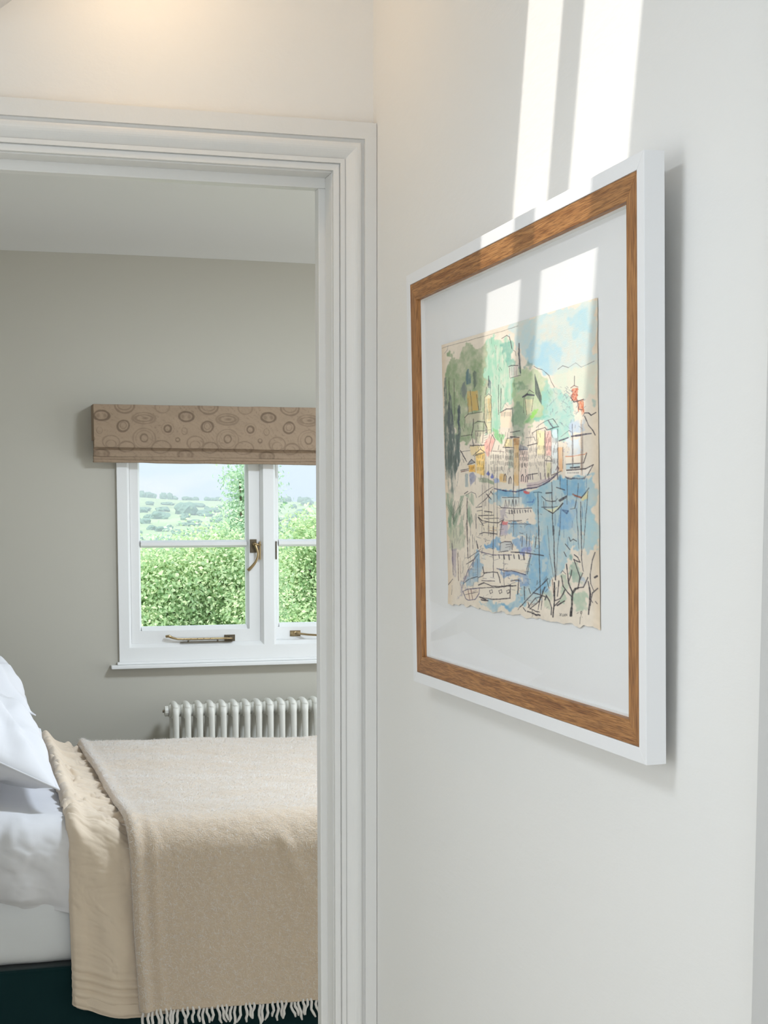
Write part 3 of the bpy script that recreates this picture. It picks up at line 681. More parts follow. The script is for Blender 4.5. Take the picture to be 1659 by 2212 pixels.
    I('B', [(60, 1050), (120, 1020), (200, 1030)], 2.6, 0.85, (66, 66, 84)); I('B', [(80, 1060), (140, 960), (200, 1000)], 0.8); I('B', [(85, 1070), (110, 1280)], 0.8); I('B', [(190, 1060), (170, 1230)], 0.8)
    I('B', [(180, 1510), (240, 1470), (340, 1440), (360, 1470), (510, 1430)], 1.3); I('B', [(230, 1440), (280, 1400), (370, 1350), (440, 1330)], 0.8); I('B', [(380, 1350), (440, 1440)], 2.2, 0.8, (90, 80, 96)); I('B', [(440, 1330), (500, 1420)], 0.9)
    for x, y0, y1 in ((235, 1480, 1800), (335, 1470, 2000), (345, 1480, 1800), (420, 1470, 2060), (500, 1460, 2030), (505, 1690, 2000), (565, 1690, 1960)): I('B', [(x, y0), (x, y1)], 0.9, 0.7)
    I('B', [(20, 1720), (120, 1720)], 2.0, 0.7, (90, 90, 104)); I('B', [(120, 1670), (240, 1640)], 1.6); I('B', [(100, 1570), (200, 1560), (220, 1610)], 0.8)
    I('B', [(345, 1860), (430, 1865)], 1.2, 0.7); I('B', [(350, 1850), (390, 1800), (430, 1850)], 0.8, 0.6)
    # rows of shuttered windows along the quay houses
    for x0, x1, y0, y1, n, rows in ((650, 800, 380, 700, 5, 3), (910, 1150, 380, 700, 9, 3), (1180, 1320, 280, 620, 7, 3), (1440, 1600, 310, 640, 7, 3), (1345, 1425, 330, 520, 3, 1), (515, 620, 590, 660, 4, 1)):
        for r in range(rows):
            for k in range(n):
                x = x0+(x1-x0)*(k+0.5)/n+rng.uniform(-6, 6); y = y0+(y1-y0)*(r+0.1)/rows+rng.uniform(-8, 8); I('D', [(x, y), (x+rng.uniform(-3, 3), y+(y1-y0)/rows*rng.uniform(0.4, 0.7))], 1.0, 0.75, (74, 66, 62))
    for x0, x1, y0, y1, n, rows in ((30, 200, 300, 760, 6, 3), (230, 370, 250, 760, 5, 3), (400, 500, 100, 420, 4, 2), (540, 640, 80, 740, 4, 3)):
        for r in range(rows):
            for k in range(n):
                x = x0+(x1-x0)*(k+0.5)/n+rng.uniform(-8, 8); y = y0+(y1-y0)*(r+0.1)/rows+rng.uniform(-10, 10); I('C', [(x, y), (x+rng.uniform(-4, 4), y+(y1-y0)/rows*rng.uniform(0.35, 0.6))], 0.9, 0.6, (100, 90, 88))
    for x, y in ((1490, 800), (1565, 815), (1180, 790), (1270, 840)): I('D', [(x-20, y+60), (x-15, y-30), (x+5, y-60), (x+20, y-20), (x+15, y+60)], 1.6, 0.85, (70, 58, 64))
    for x in (20, 60, 110, 280, 380, 450, 640): I('C', [(x, 840+abs(x-300)*0.1), (x+10, 970)], 2.4, 0.75, (84, 70, 84))
    I('C', [(30, 880), (220, 850)], 1.2); I('C', [(520, 890), (660, 830), (720, 800)], 1.2); I('C', [(610, 780), (640, 700), (665, 740), (640, 810)], 1.4, 0.8, (96, 60, 70))
    for x in (640, 800, 830, 1330, 1430): I('D', [(x, 330 if x < 900 else 120), (x, 1300 if x != 640 else 400)], 0.8, 0.7)
    for x in (765, 885, 980, 1040): I('D', [(x, 560 if x != 765 else 800), (x, 1825)], 0.8, 0.75)
    I('D', [(1335, 760), (1335, 1825)], 0.9, 0.8); I('D', [(640, 380), (800, 340)], 1.4, 0.7); I('D', [(540, 210), (800, 210)], 1.1); I('D', [(700, 210), (740, 290), (800, 330)], 0.8)
    # quay line, boats
    I('D', [(990, 990), (1080, 1010), (1200, 1035), (1380, 1048), (1480, 1020), (1600, 985), (1659, 990)], 2.0, 0.85, (58, 58, 92)); I('C', [(0, 1165), (200, 1145), (350, 1080), (470, 1010), (560, 930), (640, 850)], 2.2, 0.85, (62, 58, 84)); I('C', [(0, 1110), (250, 1080), (420, 1000), (600, 880)], 1.2, 0.7, (100, 84, 100))
    I('D', [(700, 1140), (860, 1020), (960, 960)], 1.0); I('D', [(680, 1300), (840, 1170), (960, 1000)], 1.1); I('D', [(650, 1325), (760, 1310)], 1.3); I('D', [(850, 1090), (900, 1150), (930, 1180)], 2.2, 0.8); I('D', [(920, 1040), (960, 1090)], 1.6, 0.8)
    I('D', [(440, 1080), (500, 1040)], 1.8, 0.85); I('D', [(460, 1110), (560, 1050), (640, 1080), (660, 1150)], 1.0, 0.7); I('D', [(490, 1160), (490, 1825)], 2.2, 0.8, (78, 66, 66)); I('D', [(540, 1500), (560, 1825)], 0.9, 0.7)
    for k in range(26):
        a = rng.uniform(0, 1); I('D', [(230+rng.uniform(-20, 30), 1650-rng.uniform(0, 200)), (230+(a-0.4)*320, 1100+rng.uniform(0, 250))], 0.7, 0.55, (84, 98, 84))
    I('D', [(670, 1390), (770, 1375)], 1.1); I('D', [(810, 1395), (945, 1410)], 1.8); I('D', [(700, 1470), (980, 1465)], 1.5); I('D', [(700, 1500), (760, 1560), (940, 1595), (1060, 1600), (1150, 1545)], 1.7, 0.85); I('D', [(690, 1500), (790, 1650)], 1.8, 0.8); I('D', [(650, 1440), (655, 1700)], 1.2)
    I('D', [(800, 1520), (1070, 1520)], 1.0); I('D', [(720, 1800), (800, 1770), (1040, 1800)], 2.0, 0.8); I('D', [(880, 1650), (880, 1760)], 0.8); I('D', [(890, 1690), (1030, 1690)], 0.8, 0.8, (190, 140, 80)); I('D', [(890, 1740), (1030, 1740)], 0.8, 0.8, (190, 140, 80))
    I('D', [(1080, 1290), (1110, 1330), (1350, 1350)], 1.2, 0.8); I('D', [(1130, 1150), (1420, 1150)], 1.0); I('D', [(1340, 1350), (1659, 1340)], 1.1)
    for k in range(9): I('D', [(1255+k*48, 1375), (1260+k*48, 1440-k*4)], 2.2-k*0.12, 0.85)
    for k in range(4): I('D', [(1175+k*62, 1310), (1190+k*62, 1190), (1210+k*62, 1300)], 1.0, 0.75)
    I('D', [(1250, 1570), (1480, 1560)], 1.4, 0.7); I('D', [(1240, 1615), (1640, 1630)], 1.6, 0.7, (66, 70, 90)); I('D', [(1095, 1825), (1120, 1600), (1160, 1545)], 1.3)
    I('E', [(700, 440), (760, 460), (960, 510), (1300, 510)], 1.8, 0.8, (80, 70, 96)); I('E', [(1290, 460), (1440, 465), (1640, 490)], 1.8, 0.85); I('E', [(1640, 500), (1570, 760), (1550, 860)], 1.0); I('E', [(1040, 750), (1180, 790), (1300, 790), (1420, 820), (1550, 860)], 1.8, 0.8, (70, 64, 84))
    for k in range(6): I('E', [(1075+k*88, 510), (1085+k*88, 570+10*(k % 3))], 2.2, 0.85)
    I('E', [(1095, 440), (1100, 300), (1180, 275), (1290, 280), (1320, 340), (1310, 420)], 1.4, 0.8); I('E', [(1070, 460), (1240, 440)], 1.2); I('E', [(1200, 330), (1280, 320)], 0.9); I('E', [(1190, 380), (1270, 360)], 0.9)
    I('E', [(970, 0), (975, 900)], 1.3, 0.85); I('E', [(1160, 500), (1170, 1090)], 0.9, 0.75); I('E', [(680, 580), (690, 990)], 1.0, 0.7)
    I('E', [(480, 670), (600, 600), (700, 490)], 1.6, 0.85); I('E', [(520, 560), (640, 480), (740, 410)], 1.0); I('E', [(400, 1080), (440, 960), (520, 760), (640, 570)], 1.4, 0.7, (84, 76, 100)); I('E', [(440, 1000), (520, 940), (680, 890)], 1.2); I('E', [(690, 910), (780, 880), (810, 830)], 1.6)
    I('E', [(780, 720), (800, 830), (960, 810), (1050, 820), (1080, 900), (1100, 1000)], 1.9, 0.85); I('E', [(700, 1040), (800, 1000), (950, 1060), (1080, 1070), (1380, 1050)], 2.0, 0.85); I('E', [(760, 960), (1000, 970)], 1.2); I('E', [(720, 1090), (1080, 1080), (1280, 1040)], 1.3); I('E', [(1285, 1030), (1275, 1270)], 1.5)
    I('E', [(1430, 950), (1410, 1200)], 1.6); I('E', [(1290, 970), (1430, 950)], 1.8); I('E', [(720, 1250), (920, 1280), (1100, 1290), (1280, 1270)], 1.8); I('E', [(760, 1300), (880, 1310)], 2.0); I('E', [(740, 1260), (840, 1290)], 2.2)
    I('E', [(415, 1150), (500, 1110), (720, 1090), (710, 1190), (640, 1300), (560, 1330), (470, 1270), (415, 1150)], 1.6, 0.85, (76, 68, 96)); I('E', [(560, 1110), (600, 1300)], 1.4, 0.8, (110, 70, 70)); I('E', [(510, 1130), (550, 1310)], 1.4, 0.8, (110, 70, 70)); I('E', [(450, 1210), (690, 1160)], 1.0)
    for x in (930, 1100, 1240): I('E', [(x-25, 1140), (x+20, 1120), (x+30, 1170), (x-10, 1190), (x-25, 1140)], 1.3, 0.75)
    for x in (1490, 1570, 1620): I('E', [(x, 180), (x-6, 360)], 1.1, 0.8)
    I('E', [(320, 480), (335, 960)], 1.6, 0.75, (86, 66, 60)); I('E', [(490, 0), (510, 570)], 2.0, 0.8, (70, 60, 62)); I('E', [(215, 300), (240, 860)], 1.8, 0.7, (96, 84, 100)); I('E', [(540, 230), (545, 560)], 0.9, 0.7); I('E', [(590, 150), (600, 400)], 0.9, 0.7); I('E', [(365, 560), (375, 900)], 0.8, 0.7, (120, 80, 60)); I('E', [(140, 1040), (230, 930)], 1.2); I('E', [(215, 1040), (215, 1200)], 0.8, 0.6); I('E', [(660, 260), (690, 390)], 2.2, 0.8)
    # white ship at the far quay, gulls' and small craft
    I('C', [(820, 660), (1180, 630), (1240, 430)], 1.3); I('C', [(810, 495), (960, 490), (1200, 450), (1240, 410)], 1.2, 0.8, (200, 110, 70)); I('C', [(830, 785), (1220, 755), (1380, 670)], 1.5); I('C', [(1380, 670), (1260, 890)], 1.1); I('C', [(910, 730), (1090, 720)], 2.2, 0.8)
    for k in range(9): I('C', [(850+k*28, 830), (852+k*28, 848)], 0.9, 0.7)
    for x in (940, 1130, 1155): I('C', [(x, 60), (x+8, 760)], 0.8, 0.75, (110, 90, 84))
    I('C', [(1240, 970), (1240, 1150)], 1.0, 0.6, (70, 110, 160)); I('C', [(840, 990), (840, 1500)], 0.9, 0.7); I('C', [(690, 880), (700, 1180)], 0.9, 0.6); I('C', [(520, 1030), (540, 2147)], 1.3, 0.85); I('C', [(230, 1260), (240, 2147)], 1.5, 0.85)
    I('C', [(310, 1330), (400, 1420), (520, 1440), (600, 1430), (640, 1380)], 1.3); I('C', [(370, 1590), (540, 1690), (650, 1600), (750, 1480)], 1.8); I('C', [(350, 1440), (360, 1590)], 1.4); I('C', [(390, 1560), (540, 1560), (640, 1545)], 1.3); I('C', [(310, 1560), (400, 1560)], 1.4)
    I('C', [(960, 1290), (1010, 1320), (1130, 1360)], 2.6, 0.85, (150, 80, 60)); I('C', [(1130, 1370), (1220, 1260), (1290, 1160)], 1.4); I('C', [(680, 1420), (760, 1370), (830, 1330)], 2.6, 0.8); I('C', [(690, 1440), (830, 1360)], 1.2)
    I('C', [(740, 1620), (860, 1640), (830, 1690), (750, 1625)], 2.4, 0.8, (76, 96, 130)); I('C', [(620, 1145), (700, 1170), (790, 1200)], 1.6); I('C', [(400, 1265), (520, 1255)], 2.2, 0.8); I('C', [(140, 1250), (240, 1240), (310, 1255)], 2.0, 0.75, (60, 90, 110))
    I('C', [(1120, 1450), (1130, 2147)], 1.3, 0.85); I('C', [(1270, 1230), (1200, 2147)], 0.9, 0.75); I('C', [(1070, 1060), (1050, 1330), (1000, 1590)], 0.8, 0.7); I('C', [(1030, 1590), (1070, 2147)], 0.9, 0.7); I('C', [(720, 1500), (680, 2147)], 0.9, 0.6); I('C', [(0, 1455), (120, 1450), (140, 1400)], 1.4, 0.7, (60, 90, 160)); I('C', [(910, 1600), (1000, 1585), (1030, 1420)], 1.0)
    # masts running down to the foreground trees
    I('F', [(455, 0), (465, 600), (490, 1200), (450, 1480)], 1.6, 0.85); I('F', [(720, 0), (730, 500), (755, 950)], 1.7, 0.85); I('F', [(1210, 0), (1220, 600), (1250, 800)], 1.3, 0.85); I('F', [(610, 0), (650, 500), (720, 900)], 0.8, 0.7); I('F', [(830, 0), (790, 400), (770, 900)], 0.9, 0.6); I('F', [(1145, 0), (1170, 400)], 0.8, 0.6); I('F', [(1280, 0), (1250, 400)], 0.8, 0.6)
    I('F', [(240, 140), (235, 320)], 1.2); I('F', [(410, 190), (390, 380)], 1.3); I('F', [(330, 490), (460, 510), (540, 525)], 1.6, 0.85); I('F', [(310, 530), (250, 850)], 1.0)
    I('F', [(735, 1000), (740, 1300), (720, 1600)], 2.6, 0.9, (44, 40, 44)); I('F', [(590, 1220), (650, 1320), (690, 1440), (685, 1560)], 1.9, 0.9); I('F', [(740, 1320), (840, 1280), (890, 1200), (920, 1130)], 1.8, 0.9); I('F', [(740, 1410), (810, 1340), (830, 1320)], 1.8); I('F', [(790, 1400), (920, 1320)], 2.0, 0.9); I('F', [(815, 970), (790, 1240)], 1.6, 0.9)
    I('F', [(1040, 1600), (1050, 1300), (1060, 1180), (1110, 1110), (1160, 1090)], 3.4, 0.92, (48, 44, 46)); I('F', [(1050, 1250), (980, 1180), (920, 1100), (890, 1060), (860, 880)], 1.9, 0.9); I('F', [(1055, 1160), (990, 1010), (960, 760), (950, 680)], 2.0, 0.9); I('F', [(990, 980), (1030, 870), (1045, 780)], 1.6, 0.85); I('F', [(1150, 1110), (1190, 900), (1080, 590)], 1.6, 0.85)
    I('F', [(1160, 1090), (1250, 1080), (1290, 1000), (1330, 910)], 2.0, 0.9); I('F', [(1190, 950), (1240, 830)], 1.3); I('F', [(1340, 1560), (1370, 1200), (1335, 980)], 2.2, 0.9); I('F', [(1365, 1400), (1410, 1180), (1500, 1100)], 1.5, 0.85); I('F', [(1430, 1140), (1380, 1020), (1370, 850), (1410, 600), (1455, 470)], 1.4, 0.85); I('F', [(1450, 910), (1490, 885)], 2.4, 0.9); I('F', [(1460, 1330), (1490, 1370)], 1.4); I('F', [(1375, 1290), (1410, 1350)], 1.2)
    I('F', [(1090, 510), (1150, 555), (1190, 640), (1130, 620), (1080, 590)], 1.5, 0.85); I('F', [(905, 460), (945, 540)], 1.3); I('F', [(930, 320), (1010, 420)], 1.2); I('F', [(995, 200), (1020, 270), (1070, 235), (1130, 270)], 1.2); I('F', [(850, 830), (880, 790), (940, 850)], 1.0)
    I('F', [(100, 1490), (210, 1340), (360, 1180), (480, 1070), (620, 930)], 1.8, 0.85); I('F', [(270, 1430), (340, 1340), (400, 1270), (480, 1250)], 1.6); I('F', [(300, 1460), (460, 1330), (510, 1230), (565, 1080)], 1.8, 0.85); I('F', [(370, 1180), (590, 1250), (570, 1300)], 1.7); I('F', [(260, 1490), (350, 1540), (480, 1590)], 2.4, 0.9); I('F', [(300, 1450), (470, 1530)], 1.8); I('F', [(200, 1070), (210, 1300)], 1.4); I('F', [(280, 1100), (310, 1190)], 1.4); I('F', [(520, 1240), (500, 1480)], 1.2); I('F', [(190, 1440), (230, 1480)], 2.2); I('F', [(270, 1350), (290, 1430)], 2.2)
    I('F', [(600, 950), (640, 1100)], 1.2); I('F', [(700, 950), (720, 1180)], 1.3, 0.8, (130, 90, 70))
    # loose pen texture over hillside, town and moored boats
    for (x0, y0, x1, y1), n, (ax, ay), c in (((965, 900, 1050, 1040), 60, (2, 14), (66, 60, 60)), ((1050, 935, 1200, 1030), 130, (2, 16), (84, 74, 72)), ((1050, 740, 1110, 900), 36, (4, 16), (110, 140, 124)),
                                             ((1180, 850, 1260, 940), 50, (8, 8), (108, 122, 134)), ((1030, 1100, 1170, 1200), 70, (10, 3), (70, 64, 74)), ((1040, 1100, 1160, 1200), 30, (1, 12), (70, 64, 74)),
                                             ((1010, 1200, 1150, 1300), 50, (12, 3), (78, 72, 84)), ((975, 1100, 1030, 1260), 50, (3, 18), (86, 84, 78)), ((1140, 1250, 1200, 1325), 26, (8, 10), (64, 58, 60)), ((1160, 1070, 1270, 1200), 30, (1, 26), (90, 120, 150))):
        for k in range(n):
            x = rng.uniform(x0, x1); y = rng.uniform(y0, y1); I('P', [(x, y), (x+rng.uniform(-ax, ax), y+rng.uniform(0.3, 1)*ay*rng.choice((-1, 1)))], rng.uniform(0.6, 1.1), rng.uniform(0.35, 0.75), c)
    # signature
    for pts in ([(838, 1540), (862, 1582)], [(862, 1538), (840, 1582)], [(878, 1545), (878, 1570), (890, 1585), (902, 1570), (902, 1545)], [(912, 1588), (924, 1548), (936, 1590)], [(916, 1572), (932, 1572)], [(948, 1592), (948, 1552), (972, 1592), (972, 1552)], [(1062, 1560), (1040, 1556), (1026, 1580), (1040, 1602), (1062, 1600), (1062, 1584), (1050, 1584)],
                [(1140, 1540), (1165, 1520)], [(1225, 1500), (1200, 1510), (1205, 1540), (1228, 1530), (1225, 1500), (1218, 1560), (1200, 1600), (1195, 1700)], [(1232, 1605), (1236, 1610)]):
        I('F', pts, 0.8, 0.8, (84, 78, 74), 0.1)
    img = np.clip(img*1.06, 0, 250)/255.0
    # sRGB values to linear colour
    lin = np.where(img <= 0.04045, img/12.92, ((img+0.055)/1.055)**2.4)
    # sheet with its hand-torn lower edge
    u = gu/(NU-1); v = gv/(NV-1)
    TL, TR, BR, BLc = np.array((-0.2640, 0.1775)), np.array((0.2470, 0.1706)), np.array((0.2491, -0.1665)), np.array((-0.2515, -0.1675))
    xy = (TL*(1-u[..., None])+TR*u[..., None])*(1-v[..., None])+(BLc*(1-u[..., None])+BR*u[..., None])*v[..., None]
    xx = xy[..., 0]+0.0008*fbm(v*24, v*0, 3, 71)*sstep(0.03, 0, np.minimum(u, 1-u))
    yy = xy[..., 1]+sstep(0.94, 1.0, v)*0.0045*(fbm(u*26, u*0, 4, 72)+0.1)
    zz = 0.0088+0.0006*fbm(u*5, v*4, 2, 73)+0.0012*sstep(0.93, 1.0, v)*(0.6+fbm(u*30, u*0+5, 3, 74))
    o = grid_obj('watercolour_sheet', np.stack([xx, yy, zz], -1), 'painted_paper', PIC, True, 0.0, lin)
    o['label'] = 'ink and watercolour drawing of a harbour town with boats'
paint_picture()


# ------------------------------------------------------------------ casement window
win = struct(empty('window_1', (1.127, YW, WZ0)))
winv = Matrix.Translation((-1.127, -YW, -WZ0))
def wbox(name, *a, bevel=0.0015, m='window_paint', parent=None):
    o = box(name, *a, m, None, bevel=bevel)
    return under(o, parent or win, winv if parent is None else parent['_inv']) if parent is None else o
FY0, FY1 = YW-0.012, YW+0.075     # frame depth
def frame_leg(name, x0, x1, cl, cr):
    """outer frame upright with splayed inner edges of width cl / cr"""
    V = [(x0, FY0, 0), (x1, FY0, 0), (x1+cr, FY0+0.016, 0), (x1+cr, FY1, 0), (x0-cl, FY1, 0), (x0-cl, FY0+0.016, 0)]
    n = 6; A = [(x, y, WZ0) for x, y, _ in V]; B = [(x, y, WZ1) for x, y, _ in V]
    f = [(i, (i+1) % n, n+(i+1) % n, n+i) for i in range(n)]+[tuple(range(n))[::-1], tuple(range(n, 2*n))]
    return under(mk(name, A+B, f, 'window_paint'), win, winv)
frame_leg('frame_jamb', WX0, 0.6015, 0.0, 0.010)
frame_leg('mullion', 1.1054, 1.1443, 0.0105, 0.0105)
frame_leg('frame_jamb', 1.6530, WX1, 0.010, 0.0)
V = [(FY0, WZ0), (FY0, 0.9340), (FY0+0.016, 0.9478), (FY1, 0.9478), (FY1, WZ0)]
n = 5
for (a, b) in ((0.6012, 1.1056), (1.1441, 1.6532)):
    A = [(a, y, z) for y, z in V]; Bv = [(b, y, z) for y, z in V]
    f = [(i, (i+1) % n, n+(i+1) % n, n+i) for i in range(n)]+[tuple(range(n))[::-1], tuple(range(n, 2*n))]
    under(mk('frame_rail', A+Bv, f, 'window_paint'), win, winv)
under(box('frame_head', 0.6012, 1.6532, FY0, FY1, 1.745, WZ1, 'window_paint', bevel=0.0015), win, winv)
under(box('sill_board', 0.5320, 1.7240, YW-0.042, YW-0.0005, 0.8600, 0.8735, 'window_paint', bevel=0.003), win, winv)
under(box('sill_fillet', 0.5560, 1.7000, YW-0.022, YW-0.0005, 0.8737, 0.8833, 'window_paint', bevel=0.002), win, winv)

def casement(px0, px1, x0, x1, origin_y):
    """sash in local coords, origin at its hinge side bottom; stiles, rails, bar with splayed beads"""
    mb = MB()
    z0, z1 = 0.9480, 1.7440
    pz0, pz1, bz0, bz1 = 1.0084, 1.690, 1.3050, 1.3250
    d0, d1 = 0.0, 0.044
    mb.box(x0, px0-0.008, d0, d1, z0, z1); mb.box(px1+0.008, x1, d0, d1, z0, z1)
    mb.box(px0-0.008, px1+0.008, d0, d1, z0, pz0-0.014); mb.box(px0-0.008, px1+0.008, d0, d1, pz1+0.008, z1)
    def bead(a0, a1, c0, c1, axis):
        # splayed bead from (a0 at front) to (a1 at glass line)
        if axis == 'x':
            V = [(a0, d0+0.003, c0), (a1, d0+0.018, c0), (a1, d1, c0), (a0, d1, c0)]
            V2 = [(p[0], p[1], c1) for p in V]
        else:
            V = [(c0, d0+0.003, a0), (c0, d0+0.018, a1), (c0, d1, a1), (c0, d1, a0)]
            V2 = [(c1, p[1], p[2]) for p in V]
        mb.add(V+V2, [(i, (i+1) % 4, 4+(i+1) % 4, 4+i) for i in range(4)]+[(3, 2, 1, 0), (4, 5, 6, 7)])
    bead(px0-0.008, px0, pz0-0.014, pz1+0.008, 'x'); bead(px1+0.008, px1, pz0-0.014, pz1+0.008, 'x')
    bead(pz0-0.014, pz0, px0, px1, 'z'); bead(pz1+0.008, pz1, px0, px1, 'z')
    # glazing bar: ovolo section
    V = [(bz0-0.004, 0.020), (bz0+0.004, 0.003), (bz1-0.004, 0.003), (bz1+0.004, 0.020), (bz1+0.002, d1), (bz0-0.002, d1)]
    n = 6
    mb.add([(px0, y, z) for z, y in V]+[(px1, y, z) for z, y in V], [(i, (i+1) % n, n+(i+1) % n, n+i) for i in range(n)]+[tuple(range(n))[::-1], tuple(range(n, 2*n))])
    c = mb.build('casement', 'window_paint')
    for a, b in ((pz0, bz0), (bz1, pz1)):
        mk('pane', [(px0-0.004, 0.028, a-0.004), (px1+0.004, 0.028, a-0.004), (px1+0.004, 0.028, b+0.004), (px0-0.004, 0.028, b+0.004)], [(0, 1, 2, 3)], 'pane_glass', c)
    return c
LC = casement(0.6505, 1.0454, 0.6125, 1.0945, 0)
LC.parent = win; LC.matrix_parent_inverse = winv; LC.location = (0, YW+0.006, 0)
# right casement stands a little open, hinged at its right side
RC = casement(1.1770, 1.6050, 1.1555, 1.6420, 0)
for ch in [RC]+list(RC.children):
    me = ch.data
    me.transform(Matrix.Translation((-1.642, 0, 0)))
RC.parent = win; RC.matrix_parent_inverse = winv
RC.location = (1.642, YW+0.010, 0); RC.rotation_euler = (0, 0, R(-6.0))

# fastener on the left casement
def fastener(par, x, z):
    box('handle_plate', x-0.012, x+0.013, -0.004, 0.0, z-0.024, z+0.026, 'dark_brass', par, bevel=0.001)
    mb = MB()
    pts = []; rad = []
    for k in range(17):
        t = k/16
        zz = z+0.008-0.098*t
        xx = x+0.004+0.014*math.sin(t*math.pi*0.95)-0.030*t**2.2
        yy = -0.018-0.010*math.sin(t*math.pi)
        pts.append((xx, yy, zz)); rad.append(0.0052-0.0016*math.sin(t*math.pi)+0.0012*t)
    mb.tube(pts, rad, 10)
    mb.tube([(x+0.004, -0.002, z+0.008), (x+0.004, -0.022, z+0.008)], [0.0085, 0.0075], 12)
    mb.tube([(x+0.004, -0.012, z+0.008), (x+0.028, -0.010, z+0.004)], [0.005, 0.004], 8)
    mb.build('handle', 'brass', par, smooth=True)
fastener(LC, 1.0690, 1.3050)
under(box('keep_plate', 1.0905, 1.0950, YW-0.010, YW+0.004, 1.2550, 1.3230, 'brass', bevel=0.0006), win, winv)
under(box('keep_plate', 1.1545, 1.1585, YW-0.002, YW+0.016, 1.2550, 1.3230, 'dark_brass', bevel=0.0006), win, winv)
# stay on the left casement bottom rail
def stay(par, x0, x1, z, y=-0.012, flip=1):
    mb = MB()
    mb.tube([(x0+0.0, y-0.006, z+0.012), (x0+0.012, y-0.010, z+0.013), (x0+0.026, y-0.006, z+0.006), (x0+0.045, y-0.004, z+0.001), (x0+0.10, y-0.003, z), (x1-0.035, y-0.003, z), (x1, y-0.003, z)],
            [0.0045, 0.0058, 0.0046, 0.0038, 0.004, 0.004, 0.004], 10)
    for k in range(5):
        xx = x0+0.07+k*(x1-x0-0.13)/5
        mb.tube([(xx, y-0.008, z), (xx, y+0.004, z)], 0.0025, 8)
    mb.build('stay_arm', 'brass', par, smooth=True)
    mb = MB()
    mb.box(x1-0.028, x1+0.012, -0.004, 0.0, z-0.012, z+0.012); mb.box(x1-0.012, x1+0.004, y-0.006, 0.0, z-0.006, z+0.006)
    mb.build('stay_hinge', 'dark_brass', par, bevel=0.0008)
stay(LC, 0.735, 0.985, 0.9620)
def stay_pin():
    mb = MB()
    mb.box(0.79, 0.985, FY0-0.001+0.004, FY0+0.012, 0.9482, 0.9510)
    mb.tube([(0.82, YW-0.004, 0.951), (0.82, YW-0.004, 0.957)], 0.003, 8)
    mb.tube([(0.93, YW-0.004, 0.951), (0.93, YW-0.004, 0.957)], 0.003, 8)
    under(mb.build('stay_pin_plate', 'dark_brass'), win, winv)
stay_pin()
# opened stay of the right casement, reaching from its rail back to the frame
mb = MB()
mb.box(-0.425, -0.385, -0.004, 0.0, 0.958, 0.980)
mb.tube([(-0.405, -0.008, 0.970), (-0.36, -0.030, 0.966), (-0.28, -0.052, 0.962), (-0.20, -0.064, 0.958), (-0.17, -0.068, 0.960)], [0.0045, 0.004, 0.004, 0.004, 0.005], 10)
mb.build('stay_arm', 'brass', RC, smooth=True)

